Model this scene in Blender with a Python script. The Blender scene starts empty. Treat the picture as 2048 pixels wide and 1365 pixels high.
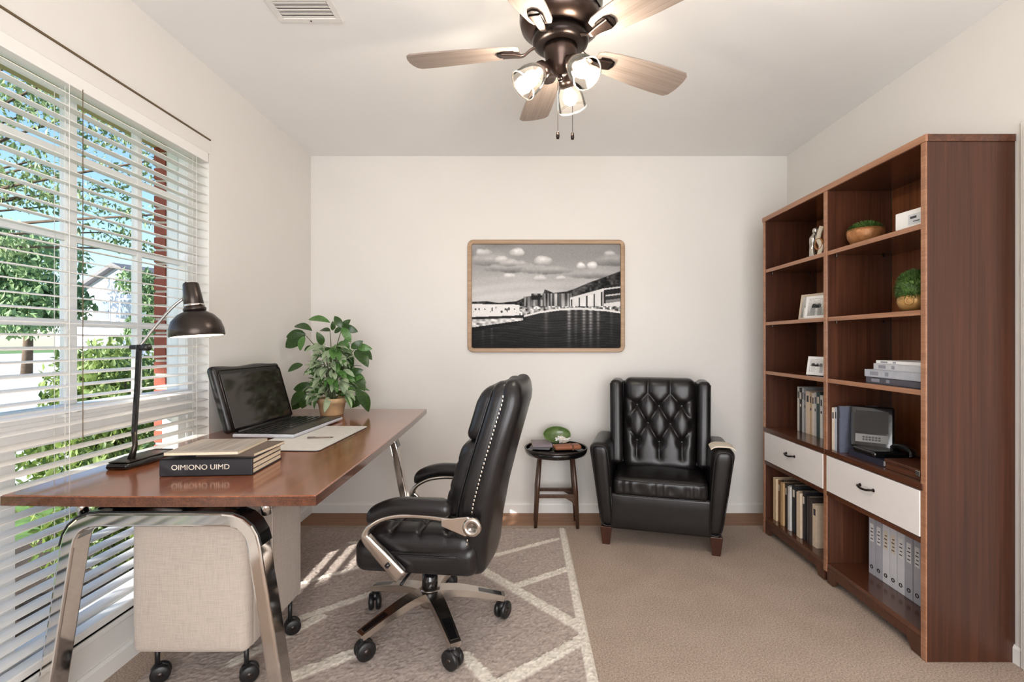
import bpy, bmesh, math, random
import numpy as np
from mathutils import Vector, Matrix, Euler
PI = math.pi
R = math.radians
random.seed(7)
rng = np.random.default_rng(7)
sc = bpy.context.scene
COL = sc.collection

# ------------------------------------------------------------------ camera
cd = bpy.data.cameras.new('camera'); cam = bpy.data.objects.new('camera', cd); COL.objects.link(cam)
cd.sensor_width = 36.0; cd.lens = 36.0 * 960 / 2048; cd.shift_x = -26 / 2048.0; cd.clip_start = 0.02; cd.clip_end = 400
cam.location = (0, 0, 1.32); cam.rotation_euler = (R(90), 0, 0)
sc.camera = cam
# ------------------------------------------------------------------ world, sun, area light, exposure
w = bpy.data.worlds.new('sky'); sc.world = w; w.use_nodes = True
nt = w.node_tree; nt.nodes.clear()
sky = nt.nodes.new('ShaderNodeTexSky'); sky.sky_type = 'NISHITA'; sky.sun_disc = False
sky.sun_elevation = R(35); sky.sun_rotation = R(223); sky.air_density = 1.0; sky.dust_density = 0.6; sky.ozone_density = 4.0
bg = nt.nodes.new('ShaderNodeBackground'); bg.inputs['Strength'].default_value = 0.25
wo = nt.nodes.new('ShaderNodeOutputWorld')
nt.links.new(sky.outputs[0], bg.inputs[0]); nt.links.new(bg.outputs[0], wo.inputs[0])
SUN_TRAVEL = Vector((0.66, 0.70, -0.34))
sd = bpy.data.lights.new('sun', 'SUN'); sd.energy = 10.0; sd.angle = R(0.6); sd.color = (1, 0.96, 0.9)
sun = bpy.data.objects.new('sun', sd); COL.objects.link(sun)
sun.rotation_euler = SUN_TRAVEL.to_track_quat('-Z', 'Y').to_euler(); sun.location = (-6, -3, 8)
# fill light added behind the camera, set beyond the unseen opening
ad = bpy.data.lights.new('rear_fill', 'AREA'); ad.shape = 'RECTANGLE'; ad.size = 2.3; ad.size_y = 2.1
ad.energy = 92; ad.color = (0.98, 0.985, 1.0)
hall = bpy.data.objects.new('rear_fill', ad); COL.objects.link(hall)
hall.location = (0.35, -1.25, 1.25); hall.rotation_euler = (R(90), 0, 0)
BULB_STRENGTH = 165.0
LAMP_STRENGTH = 25.0
sc.view_settings.view_transform = 'Standard'
try: sc.view_settings.look = 'None'
except Exception: pass
sc.view_settings.gamma = 1.0; sc.view_settings.use_curve_mapping = False
sc.view_settings.exposure = 0.45
try:
    sc.cycles.max_bounces = 7; sc.cycles.diffuse_bounces = 4; sc.cycles.glossy_bounces = 3; sc.cycles.transmission_bounces = 2
    sc.cycles.transparent_max_bounces = 12; sc.cycles.use_adaptive_sampling = True; sc.cycles.adaptive_threshold = 0.09; sc.cycles.sample_clamp_indirect = 6.0
    sc.cycles.use_denoising = True; sc.cycles.caustics_reflective = False; sc.cycles.caustics_refractive = False
except Exception: pass

# ------------------------------------------------------------------ colours and materials
def lin(c):
    return c / 12.92 if c <= 0.04045 else ((c + 0.055) / 1.055) ** 2.4
def rgb(r, g, b):
    return (lin(r / 255), lin(g / 255), lin(b / 255), 1.0)

class NT:
    """small node-tree helper"""
    def __init__(s, name):
        s.m = bpy.data.materials.new(name); s.m.use_nodes = True
        s.t = s.m.node_tree; s.n = s.t.nodes; s.l = s.t.links
        s.b = s.n['Principled BSDF']; s.out = s.n['Material Output']
    def new(s, t): return s.n.new(t)
    def link(s, a, b): s.l.new(a, b)
    def coord(s, scale=(1, 1, 1), rot=(0, 0, 0)):
        tc = s.new('ShaderNodeTexCoord'); mp = s.new('ShaderNodeMapping')
        mp.inputs['Scale'].default_value = scale; mp.inputs['Rotation'].default_value = rot
        s.link(tc.outputs['Object'], mp.inputs['Vector']); return mp.outputs[0]
    def noise(s, v, scale, detail=3, rough=0.5, dist=0.0):
        n = s.new('ShaderNodeTexNoise'); n.inputs['Scale'].default_value = scale
        n.inputs['Detail'].default_value = detail; n.inputs['Roughness'].default_value = rough; n.inputs['Distortion'].default_value = dist
        s.link(v, n.inputs['Vector']); return n.outputs['Fac']
    def ramp(s, f, stops):
        r = s.new('ShaderNodeValToRGB'); e = r.color_ramp.elements
        while len(e) < len(stops): e.new(0.5)
        for i, (p, c) in enumerate(stops): e[i].position = p; e[i].color = c
        s.link(f, r.inputs[0]); return r.outputs[0]
    def mix(s, f, a, b, blend='MIX'):
        m = s.new('ShaderNodeMix'); m.data_type = 'RGBA'; m.blend_type = blend
        for sock, v in ((m.inputs[0], f), (m.inputs[6], a), (m.inputs[7], b)):
            if hasattr(v, 'is_linked'): s.link(v, sock)
            else: sock.default_value = v
        return m.outputs[2]
    def bump(s, h, strength, dist=0.002):
        b = s.new('ShaderNodeBump'); b.inputs['Strength'].default_value = strength; b.inputs['Distance'].default_value = dist
        s.link(h, b.inputs['Height']); s.link(b.outputs[0], s.b.inputs['Normal'])
    def set(s, **k):
        for a, v in k.items():
            i = s.b.inputs[{'rough': 'Roughness', 'metal': 'Metallic', 'color': 'Base Color', 'coat': 'Coat Weight', 'coatr': 'Coat Roughness',
                            'spec': 'Specular IOR Level', 'sheen': 'Sheen Weight', 'em': 'Emission Strength', 'emc': 'Emission Color', 'sss': 'Subsurface Weight'}[a]]
            if hasattr(v, 'is_linked'): s.link(v, i)
            else: i.default_value = v
        return s

def M_plain(name, col, rough=0.5, metal=0.0, var=0.06, scale=30, bump=0.0, coat=0.0, spec=0.5, bscale=None):
    t = NT(name); v = t.coord()
    f = t.noise(v, scale, 3)
    d = tuple(c * (1 - var) for c in col[:3]) + (1,); u = tuple(min(1, c * (1 + var)) for c in col[:3]) + (1,)
    t.set(color=t.ramp(f, [(0.3, d), (0.7, u)]), rough=rough, metal=metal, coat=coat, spec=spec)
    if bump: t.bump(t.noise(v, bscale or scale * 6, 3), bump)
    return t.m
def M_wood(name, dark, mid, light, axis='y', rough=0.35, coat=0.0, scale=1.0):
    t = NT(name); s = {'x': (0.6, 14, 14), 'y': (14, 0.6, 14), 'z': (14, 14, 0.6)}[axis]
    s = tuple(q * scale for q in s)
    v = t.coord(s); f = t.noise(v, 2.2, 6, 0.6, 0.6)
    s2 = tuple(q * 6 if q > 2 else q for q in s); g = t.noise(t.coord(s2), 3.0, 4, 0.6)
    base = t.ramp(f, [(0.28, dark), (0.5, mid), (0.74, light)])
    t.set(color=t.mix(0.45, base, t.ramp(g, [(0.3, dark), (0.7, light)])), rough=rough, coat=coat, coatr=0.12)
    t.bump(g, 0.08, 0.001)
    return t.m
def M_leather(name, col, rough=0.33):
    t = NT(name); v = t.coord()
    vo = t.new('ShaderNodeTexVoronoi'); vo.inputs['Scale'].default_value = 320; t.link(v, vo.inputs['Vector'])
    n = t.noise(v, 14, 4); m = t.new('ShaderNodeMath'); m.operation = 'MULTIPLY_ADD'
    t.link(n, m.inputs[0]); m.inputs[1].default_value = 3.0; t.link(vo.outputs['Distance'], m.inputs[2])
    t.set(color=t.ramp(n, [(0.3, tuple(c * .8 for c in col[:3]) + (1,)), (0.7, tuple(c * 1.25 for c in col[:3]) + (1,))]), rough=rough, spec=0.42)
    t.bump(m.outputs[0], 0.22, 0.0012)
    return t.m
def M_fabric(name, col):
    t = NT(name); a = t.noise(t.coord((400, 400, 18)), 1, 2); b = t.noise(t.coord((18, 18, 400)), 1, 2)
    m = t.new('ShaderNodeMath'); m.operation = 'ADD'; t.link(a, m.inputs[0]); t.link(b, m.inputs[1])
    h = t.new('ShaderNodeMath'); h.operation = 'MULTIPLY'; h.inputs[1].default_value = 0.5; t.link(m.outputs[0], h.inputs[0])
    t.set(color=t.ramp(h.outputs[0], [(0.36, tuple(c * .86 for c in col[:3]) + (1,)), (0.62, tuple(c * 1.08 for c in col[:3]) + (1,))]), rough=0.9, sheen=0.15)
    t.bump(h.outputs[0], 0.4, 0.002); return t.m
def M_emit(name, col, strength):
    t = NT(name); t.set(color=col, emc=col, em=strength); return t.m
def M_glass(name, tint=(1, 1, 1, 1), haze=0.0, gloss=0.10):
    """thin clear sheet: transparent, with a fresnel reflection and a little haze"""
    t = NT(name); n = t.n; n.remove(t.b)
    tr = t.new('ShaderNodeBsdfTransparent'); tr.inputs[0].default_value = tint
    gl = t.new('ShaderNodeBsdfGlossy'); gl.inputs['Roughness'].default_value = 0.03
    tl = t.new('ShaderNodeBsdfTranslucent'); tl.inputs[0].default_value = (1, 0.96, 0.9, 1)
    fr = t.new('ShaderNodeLayerWeight'); fr.inputs[0].default_value = gloss
    m1 = t.new('ShaderNodeMixShader'); m1.inputs[0].default_value = haze; t.link(tr.outputs[0], m1.inputs[1]); t.link(tl.outputs[0], m1.inputs[2])
    m2 = t.new('ShaderNodeMixShader'); t.link(fr.outputs['Fresnel'], m2.inputs[0]); t.link(m1.outputs[0], m2.inputs[1]); t.link(gl.outputs[0], m2.inputs[2])
    t.link(m2.outputs[0], t.out.inputs[0]); return t.m
def M_leaf(name, c1, c2, rough=0.45, scale=8, trans=0.25):
    t = NT(name); f = t.noise(t.coord(), scale, 2)
    col = t.ramp(f, [(0.3, c1), (0.7, c2)]); t.set(color=col, rough=rough)
    tl = t.new('ShaderNodeBsdfTranslucent'); t.link(col, tl.inputs[0])
    mx = t.new('ShaderNodeMixShader'); mx.inputs[0].default_value = trans
    t.link(t.b.outputs[0], mx.inputs[1]); t.link(tl.outputs[0], mx.inputs[2]); t.link(mx.outputs[0], t.out.inputs[0]); return t.m
def M_attr(name, rough=0.9, spec=0.5, bump=0.0, bscale=300, coat=0.0, noise=0.0):
    t = NT(name); a = t.new('ShaderNodeVertexColor'); a.layer_name = 'Col'; c = a.outputs[0]
    if noise:
        f = t.noise(t.coord(), bscale, 3)
        c = t.mix(noise, c, t.ramp(f, [(0.3, (0.15, 0.14, 0.13, 1)), (0.7, (1, 1, 1, 1))]), 'MULTIPLY')
    t.set(color=c, rough=rough, coat=coat, spec=spec)
    if bump: t.bump(t.noise(t.coord(), bscale, 3), bump, 0.004)
    return t.m

MT = {}
MT['wall'] = M_plain('wall_paint', rgb(226, 222, 217), 0.85, var=0.012, scale=3, bump=0.04, bscale=220)
MT['ceiling'] = M_plain('ceiling_paint', rgb(240, 239, 237), 0.9, var=0.01, scale=3, bump=0.05, bscale=180)
MT['trim'] = M_plain('trim_white', rgb(232, 229, 224), 0.4, var=0.01)
MT['vinyl'] = M_plain('window_vinyl', rgb(238, 238, 236), 0.35, var=0.01)
MT['slat'] = M_plain('blind_slat_white', rgb(236, 233, 228), 0.4, var=0.01)
MT['brownline'] = M_plain('gap_shadow_and_wand', rgb(96, 78, 52), 0.6)  # brown of the painted valance gap shadow and of the tilt wand
MT['cord'] = M_plain('blind_cord', rgb(225, 222, 215), 0.8)
t = NT('carpet_beige'); v = t.coord(); f = t.noise(v, 150, 5, 0.75); g = t.noise(v, 5, 3)
t.set(color=t.mix(0.25, t.ramp(f, [(0.32, rgb(104, 86, 74)), (0.62, rgb(212, 192, 176))]), t.ramp(g, [(0.35, rgb(164, 144, 128)), (0.65, rgb(190, 170, 154))])), rough=1.0, spec=0.1)
t.bump(f, 0.7, 0.006); MT['carpet'] = t.m
MT['brownfloor'] = M_wood('floor_brown', rgb(116, 80, 56), rgb(146, 104, 76), rgb(168, 126, 94), 'x', 0.6)
MT['walnut'] = M_wood('walnut_vertical', rgb(48, 25, 16), rgb(74, 41, 27), rgb(106, 63, 42), 'z', 0.36, 0.15)
MT['walnut_shaded'] = M_wood('walnut_shaded_panel', rgb(44, 22, 13), rgb(66, 34, 20), rgb(88, 48, 29), 'z', 0.4, 0.1)  # walnut copy darkened to paint in the shade on the side panels
MT['walnut_h'] = M_wood('walnut_horizontal', rgb(52, 28, 18), rgb(80, 45, 29), rgb(112, 68, 46), 'y', 0.22, 0.5)
MT['walnut_edge'] = M_wood('walnut_edge', rgb(124, 82, 58), rgb(156, 108, 80), rgb(184, 136, 104), 'y', 0.35, 0.1)
MT['desk'] = M_wood('desk_walnut', rgb(88, 44, 26), rgb(136, 74, 44), rgb(174, 104, 66), 'y', 0.22, 0.7, 0.8)
MT['chrome'] = M_plain('chrome', rgb(210, 205, 200), 0.09, 1.0, var=0.02)
MT['satin'] = M_plain('satin_aluminium', rgb(200, 192, 184), 0.22, 1.0, var=0.02)
MT['blackgloss'] = M_plain('black_gloss', rgb(16, 15, 16), 0.14, 0.0, var=0.05, coat=0.4)
MT['blackplastic'] = M_plain('black_plastic', rgb(22, 21, 22), 0.4, 0.0, var=0.05)
MT['leather'] = M_leather('black_leather', rgb(24, 21, 22), 0.28)
MT['leather2'] = M_leather('armchair_leather', rgb(24, 21, 21), 0.3)
MT['piping'] = M_plain('dark_piping', rgb(18, 16, 17), 0.35)
MT['fabric'] = M_fabric('beige_linen', rgb(186, 172, 160))
MT['bronze'] = M_plain('oil_bronze', rgb(74, 60, 54), 0.3, 0.9, var=0.08)
MT['bronze_dark'] = M_plain('dark_bronze', rgb(42, 34, 31), 0.3, 0.8, var=0.08)
MT['blade'] = M_wood('fan_blade_wood', rgb(116, 102, 94), rgb(152, 136, 126), rgb(180, 164, 152), 'x', 0.5)
MT['shade_glass'] = M_glass('clear_shade_glass', (0.97, 0.95, 0.92, 1), 0.004, 0.12)
MT['rim_glass'] = M_glass('shade_rim_glass', (1, 0.98, 0.95, 1), 0.25, 0.12)
MT['pane'] = M_glass('window_glass', (0.97, 0.98, 0.98, 1), 0.0, 0.06)
MT['bulb'] = M_emit('lit_bulb', (1, 0.92, 0.81, 1), BULB_STRENGTH)
MT['lampbulb'] = M_emit('lit_desk_bulb', (1, 0.9, 0.75, 1), LAMP_STRENGTH)
MT['gunmetal'] = M_plain('gunmetal', rgb(62, 54, 50), 0.3, 0.75, var=0.05)
MT['lampwhite'] = M_plain('lamp_inner_white', rgb(240, 238, 230), 0.5)
MT['frame_oak'] = M_wood('oak_frame', rgb(132, 102, 76), rgb(164, 132, 102), rgb(192, 162, 130), 'x', 0.4)
MT['pot'] = M_plain('pale_terracotta', rgb(206, 172, 132), 0.6, var=0.14, scale=22, bump=0.2)
MT['soil'] = M_plain('soil', rgb(48, 36, 28), 0.95, var=0.3, scale=60, bump=0.6)
MT['leaf_dark'] = M_leaf('leaf_dark', rgb(34, 60, 26), rgb(58, 88, 38), 0.32, 12, 0.12)
MT['leaf_mid'] = M_leaf('leaf_mid', rgb(58, 100, 48), rgb(104, 146, 76), 0.35, 14, 0.2)
MT['leaf_var'] = M_leaf('leaf_variegated', rgb(74, 124, 50), rgb(226, 234, 206), 0.4, 55, 0.25)
MT['stem'] = M_plain('green_stem', rgb(74, 84, 48), 0.6)
MT['white_lam'] = M_plain('white_laminate', rgb(233, 227, 222), 0.4, var=0.01)
MT['ivory'] = M_plain('ivory_paper', rgb(226, 214, 196), 0.8, var=0.05)
MT['pages'] = M_plain('book_pages', rgb(222, 206, 180), 0.85, var=0.08, scale=120)
MT['white'] = M_plain('white_gloss', rgb(236, 234, 232), 0.4, var=0.01)
MT['darkprint'] = M_plain('dark_print', rgb(60, 60, 66), 0.7)
MT['gold'] = M_plain('gold_ceramic', rgb(186, 142, 84), 0.35, 0.35, var=0.12, scale=40, bump=0.1)
MT['hammered'] = M_plain('copper_bowl', rgb(166, 112, 68), 0.42, 0.3, var=0.25, scale=45, bump=0.3)
MT['grass'] = M_leaf('moss_green', rgb(52, 84, 36), rgb(106, 138, 66), 0.6, 60, 0.2)
MT['silver'] = M_plain('silver_sculpture', rgb(190, 184, 176), 0.18, 0.9, var=0.1, scale=20)
MT['steelrod'] = M_plain('steel_rod', rgb(196, 194, 190), 0.25, 0.8)

# ------------------------------------------------------------------ mesh helpers
class MB:
    def __init__(s): s.v = []; s.f = []
    def add(s, vs, fs, mat=None):
        o = len(s.v)
        if mat is not None: vs = [tuple(mat @ Vector(p)) for p in vs]
        s.v += [tuple(p) for p in vs]; s.f += [tuple(i + o for i in f) for f in fs]; return s
    def box(s, x0, x1, y0, y1, z0, z1, mat=None):
        return s.add([(x0, y0, z0), (x1, y0, z0), (x1, y1, z0), (x0, y1, z0), (x0, y0, z1), (x1, y0, z1), (x1, y1, z1), (x0, y1, z1)],
                     [(0, 3, 2, 1), (4, 5, 6, 7), (0, 1, 5, 4), (1, 2, 6, 5), (2, 3, 7, 6), (3, 0, 4, 7)], mat)
    def tube(s, pts, r, n=10, mat=None):
        pts = [Vector(p) for p in pts]; k = len(pts); rs = r if hasattr(r, '__len__') else [r] * k
        vs = []; fs = []; up = None
        for i, p in enumerate(pts):
            t = (pts[min(i + 1, k - 1)] - pts[max(i - 1, 0)]).normalized()
            if up is None:
                up = Vector((0, 0, 1)) if abs(t.z) < 0.9 else Vector((1, 0, 0))
            a = t.cross(up).normalized(); b = t.cross(a).normalized(); up = -b if (-b).dot(up) > 0 else b
            a = t.cross(up).normalized()
            for j in range(n):
                q = 2 * PI * j / n; vs.append(tuple(p + (a * math.cos(q) + up * math.sin(q)) * rs[i]))
        for i in range(k - 1):
            for j in range(n):
                j2 = (j + 1) % n; fs.append((i * n + j, i * n + j2, (i + 1) * n + j2, (i + 1) * n + j))
        fs.append(tuple(range(n))[::-1]); fs.append(tuple((k - 1) * n + j for j in range(n)))
        return s.add(vs, fs, mat)
    def lathe(s, prof, n=24, mat=None, caps=True):
        vs = []; fs = []; k = len(prof)
        for r, z in prof:
            for j in range(n):
                q = 2 * PI * j / n; vs.append((r * math.cos(q), r * math.sin(q), z))
        for i in range(k - 1):
            for j in range(n):
                j2 = (j + 1) % n; fs.append((i * n + j, i * n + j2, (i + 1) * n + j2, (i + 1) * n + j))
        if caps: fs.append(tuple(range(n))[::-1]); fs.append(tuple((k - 1) * n + j for j in range(n)))
        return s.add(vs, fs, mat)
    def prism(s, poly, h0, h1, axis='z', mat=None):
        n = len(poly)
        f = {'z': lambda a, b, h: (a, b, h), 'y': lambda a, b, h: (a, h, b), 'x': lambda a, b, h: (h, a, b)}[axis]
        vs = [f(a, b, h0) for a, b in poly] + [f(a, b, h1) for a, b in poly]
        return s.add(vs, [tuple(range(n))[::-1], tuple(range(n, 2 * n))] + [(i, (i + 1) % n, n + (i + 1) % n, n + i) for i in range(n)], mat)
    def sweep(s, path, prof, normal, mat=None, scales=None, closed=False):
        """profile (a along in-plane normal, b along plane normal) swept along a planar path"""
        path = [Vector(p) for p in path]; N = Vector(normal).normalized(); k = len(path); m = len(prof); vs = []; fs = []
        for i, p in enumerate(path):
            if closed: t = path[(i + 1) % k] - path[i - 1]
            else: t = path[min(i + 1, k - 1)] - path[max(i - 1, 0)]
            t.normalize(); a = N.cross(t).normalized(); sc_ = scales[i] if scales else 1.0
            su, sv = sc_ if hasattr(sc_, '__len__') else (sc_, sc_)
            for (u, v) in prof: vs.append(tuple(p + a * (u * su) + N * (v * sv)))
        rg = k if closed else k - 1
        for i in range(rg):
            i2 = (i + 1) % k
            for j in range(m):
                j2 = (j + 1) % m; fs.append((i * m + j, i * m + j2, i2 * m + j2, i2 * m + j))
        if not closed: fs.append(tuple(range(m))[::-1]); fs.append(tuple((k - 1) * m + j for j in range(m)))
        return s.add(vs, fs, mat)
    def rbox(s, hx, hy, hz, r, n=6, fn=None, c=(0, 0, 0), mat=None):
        """rounded box, half sizes, corner radius; n = cells inside each span (int or 3-tuple); fn deforms local points"""
        if not hasattr(n, '__len__'): n = (n, n, n)
        H = (hx, hy, hz); ax = []
        for h, k in zip(H, n):
            rr = min(r, h * 0.999); a = [-h + rr * q for q in (0, .3, .65)]
            inner = list(np.linspace(-h + rr, h - rr, k + 1)) if h - rr > 1e-6 else [0.0]
            ax.append(a + inner + [-q for q in a[::-1]])
        d = {}; vs = []; fs = []
        def vid(p):
            key = tuple(round(q, 6) for q in p)
            if key in d: return d[key]
            i = [max(-(h - min(r, h * .999)), min(h - min(r, h * .999), q)) for q, h in zip(p, H)]
            dv = Vector(p) - Vector(i)
            q = Vector(i) + (dv.normalized() * r if dv.length > 1e-9 else Vector())
            q = tuple(q)
            if fn: q = fn(*q)
            d[key] = len(vs); vs.append((q[0] + c[0], q[1] + c[1], q[2] + c[2])); return d[key]
        for a in range(3):
            b, e = (a + 1) % 3, (a + 2) % 3
            for sgn in (-1, 1):
                for i in range(len(ax[b]) - 1):
                    for j in range(len(ax[e]) - 1):
                        q = []
                        for (ii, jj) in ((0, 0), (1, 0), (1, 1), (0, 1)):
                            p = [0, 0, 0]; p[a] = sgn * H[a]; p[b] = ax[b][i + ii]; p[e] = ax[e][j + jj]; q.append(vid(p))
                        q = q if sgn > 0 else q[::-1]
                        if len(set(q)) == 4: fs.append(tuple(q))
                        elif len(set(q)) == 3: fs.append(tuple(dict.fromkeys(q)))
        return s.add(vs, fs, mat)
    def mesh(s, name, smooth=False):
        me = bpy.data.meshes.new(name); me.from_pydata(s.v, [], s.f); me.update()
        if smooth: me.polygons.foreach_set('use_smooth', [True] * len(me.polygons))
        return me

def put(o, parent=None, loc=None, rot=None):
    COL.objects.link(o)
    if parent is not None: o.parent = parent
    if loc is not None: o.location = loc
    if rot is not None: o.rotation_euler = rot
    return o
def obj(name, mb, mat, parent=None, smooth=False, bevel=0.0, loc=None, rot=None, seg=2, label=None):
    me = mb.mesh(name, smooth) if isinstance(mb, MB) else mb
    if mat is not None and len(me.materials) == 0: me.materials.append(MT[mat] if isinstance(mat, str) else mat)
    o = bpy.data.objects.new(name, me); put(o, parent, loc, rot)
    if bevel:
        b = o.modifiers.new('bevel', 'BEVEL'); b.width = bevel; b.segments = seg; b.limit_method = 'ANGLE'; b.angle_limit = R(40)
    if smooth == 'auto' or (smooth and bevel):
        pass
    if label: o['label'] = label
    return o
def tag(o, label, cat, group=None, kind=None):
    o['label'] = label; o['category'] = cat
    if group: o['group'] = group
    if kind: o['kind'] = kind
    return o
def thing(name, label, cat, loc=(0, 0, 0), rz=0.0, group=None, rot=None):
    o = bpy.data.objects.new(name, None); o.empty_display_size = 0.05
    put(o, None, loc, rot if rot is not None else (0, 0, rz)); return tag(o, label, cat, group)
def struct(o, label=None):
    o['kind'] = 'structure'
    if label: o['label'] = label
    return o
def smooth_path(pts, n=8):
    """Catmull-Rom through points"""
    P = [Vector(p) for p in pts]; out = []
    for i in range(len(P) - 1):
        p0 = P[max(i - 1, 0)]; p1 = P[i]; p2 = P[i + 1]; p3 = P[min(i + 2, len(P) - 1)]
        for k in range(n):
            t = k / n
            out.append(0.5 * ((2 * p1) + (p2 - p0) * t + (2 * p0 - 5 * p1 + 4 * p2 - p3) * t * t + (3 * p1 - p0 - 3 * p2 + p3) * t ** 3))
    out.append(P[-1]); return out
def interp(x, xs, ys): return float(np.interp(x, xs, ys))
def gauss(d, s): return math.exp(-(d / s) ** 2)
def segdist(px, py, a, b):
    ax, ay = a; bx, by = b; dx, dy = bx - ax, by - ay
    t = max(0, min(1, ((px - ax) * dx + (py - ay) * dy) / (dx * dx + dy * dy + 1e-12)))
    return math.hypot(px - ax - t * dx, py - ay - t * dy)
def rectp(w, h, r=0.0, n=3):
    """rounded rectangle profile polygon, centred"""
    if r <= 0: return [(-w / 2, -h / 2), (w / 2, -h / 2), (w / 2, h / 2), (-w / 2, h / 2)]
    out = []
    for cx, cy, a0 in ((w / 2 - r, h / 2 - r, 0), (-w / 2 + r, h / 2 - r, 90), (-w / 2 + r, -h / 2 + r, 180), (w / 2 - r, -h / 2 + r, 270)):
        for k in range(n + 1):
            a = R(a0 + 90 * k / n); out.append((cx + r * math.cos(a), cy + r * math.sin(a)))
    return out
def ordinal(i): return ['first', 'second', 'third', 'fourth', 'fifth', 'sixth', 'seventh', 'eighth', 'ninth', 'tenth', 'eleventh', 'twelfth', 'thirteenth', 'fourteenth', 'fifteenth'][i]

# ================================================================== THE ROOM
XL, XR, YB, YF, ZC = -1.646, 2.015, 3.692, -1.0, 2.743
WY0, WY1, WZ0, WZ1 = 0.45, 2.5, 0.20, 2.36           # window opening in the left wall
TH = 0.22
struct(obj('floor', MB().box(XL - TH, XR + 0.15, YF - 1.2, YB + 0.15, -0.06, -0.002), 'brownfloor'), 'reddish brown floor band showing along the back wall')  # brown streaked slab, left bare of carpet along the back wall
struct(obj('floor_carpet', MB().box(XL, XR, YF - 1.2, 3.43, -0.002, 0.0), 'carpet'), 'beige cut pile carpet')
struct(obj('ceiling', MB().box(XL - TH, XR + 0.15, YF - 1.2, YB + 0.15, ZC, ZC + 0.1), 'ceiling'), 'off white painted ceiling')
struct(obj('wall_back', MB().box(XL - TH, XR + 0.15, YB, YB + 0.12, -0.06, ZC), 'wall'), 'off white back wall')
struct(obj('wall_right', MB().box(XR, XR + 0.12, YF - 1.2, YB, -0.06, ZC), 'wall'), 'off white right wall')
wl = MB()
wl.box(XL - TH, XL, WY1, YB, -0.06, ZC).box(XL - TH, XL, YF - 1.2, WY0, -0.06, ZC)
wl.box(XL - TH, XL, WY0, WY1, WZ1, ZC).box(XL - TH, XL, WY0, WY1, -0.06, WZ0)
struct(obj('wall_left', wl, 'wall'), 'off white left wall around the window')
wf = MB().box(XL, -0.85, YF - 0.12, YF, 0, ZC).box(1.55, XR, YF - 0.12, YF, 0, ZC).box(-0.85, 1.55, YF - 0.12, YF, 2.35, ZC)  # unseen wall; its wide opening is made for the added fill light
struct(obj('wall_front', wf, 'wall'), 'off white wall with a wide opening added for the fill light')
struct(obj('wall_hall', MB().box(XL - TH, XR + 0.15, YF - 1.3, YF - 1.2, -0.06, ZC), 'wall'), 'hall wall behind the opening')
bprof = [(0, 0), (0.014, 0), (0.014, 0.062), (0.008, 0.075), (0, 0.075)]
struct(obj('baseboard_back', MB().prism([(YB - a, b) for a, b in bprof], XL, XR, 'x'), 'trim'))
struct(obj('baseboard_left', MB().prism([(XL + a, b) for a, b in bprof], -0.9, YB, 'y'), 'trim'))
struct(obj('baseboard_right', MB().prism([(XR - a, b) for a, b in bprof], 1.94, YB, 'y'), 'trim'))
# door casing on the right wall, nearer than the bookcase
cs = MB().prism([(1.85, 0), (1.935, 0), (1.935, 2.2), (1.85, 2.2)], XR - 0.018, XR, 'x').prism([(1.865, 0), (1.92, 0), (1.92, 2.19), (1.865, 2.19)], XR - 0.024, XR - 0.018, 'x')
struct(obj('trim_1', cs, 'trim', bevel=0.003), 'white door casing on the right wall')

# ------------------------------------------------------------------ window
win = bpy.data.objects.new('window_1', None); put(win); struct(win, 'white divided light window with a fixed lower pane')
GX = -1.775                                           # glass plane
def wpart(name, mb, mat='vinyl', bevel=0.003): return obj(name, mb, mat, win, bevel=bevel)
fw = 0.045
wpart('frame_head', MB().box(GX - .05, GX + .05, WY0, WY1, WZ1 - fw, WZ1))
wpart('frame_sill', MB().box(GX - .05, GX + .05, WY0, WY1, WZ0, WZ0 + fw))
for y in (WY0, WY1 - fw): wpart('frame_jamb', MB().box(GX - .05, GX + .05, y, y + fw, WZ0 + fw, WZ1 - fw))
wpart('meeting_rail', MB().box(GX - .055, GX + .055, WY0 + fw, WY1 - fw, 0.945, 1.035).box(GX - .03, GX + .06, WY0 + fw, WY1 - fw, 1.035, 1.075))
for y in (1.20, 1.53, 1.863, 2.19):
    wpart('vertical_muntin', MB().box(GX - .012, GX + .018, y - (0.014 if y != 1.863 else 0.022), y + (0.014 if y != 1.863 else 0.022), 1.075, WZ1 - fw))
for z in (1.39, 1.72, 2.04):
    wpart('horizontal_muntin', MB().box(GX - .010, GX + .016, WY0 + fw, WY1 - fw, z - 0.014, z + 0.014))
wpart('lower_mullion', MB().box(GX - .04, GX + .04, 1.56, 1.635, WZ0 + fw, 0.945))
wpart('lower_jamb_trim', MB().box(GX - .04, GX + .04, 2.40, 2.455, WZ0 + fw, 0.945))
ys = [WY0 + fw, 1.20, 1.53, 1.863, 2.19, WY1 - fw]; zs = [1.075, 1.39, 1.72, 2.04, WZ1 - fw]
for i in range(5):
    for j in range(4): wpart('pane', MB().box(GX - .002, GX + .002, ys[i], ys[i + 1], zs[j], zs[j + 1]), 'pane', 0)
for a, b in ((WY0 + fw, 1.56), (1.635, 2.40)): wpart('pane', MB().box(GX - .002, GX + .002, a, b, WZ0 + fw, 0.945), 'pane', 0)
for y in (1.78, 2.3): wpart('sash_lock', MB().box(GX + .055, GX + .072, y, y + .07, 1.035, 1.05).box(GX + .06, GX + .08, y + .02, y + .04, 1.05, 1.06))
struct(obj('trim_2', MB().box(XL - 0.12, XL + 0.010, WY0 - 0.03, WY1 + 0.03, WZ0 - 0.022, WZ0), 'trim', bevel=0.004), 'white window stool under the blind')
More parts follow.
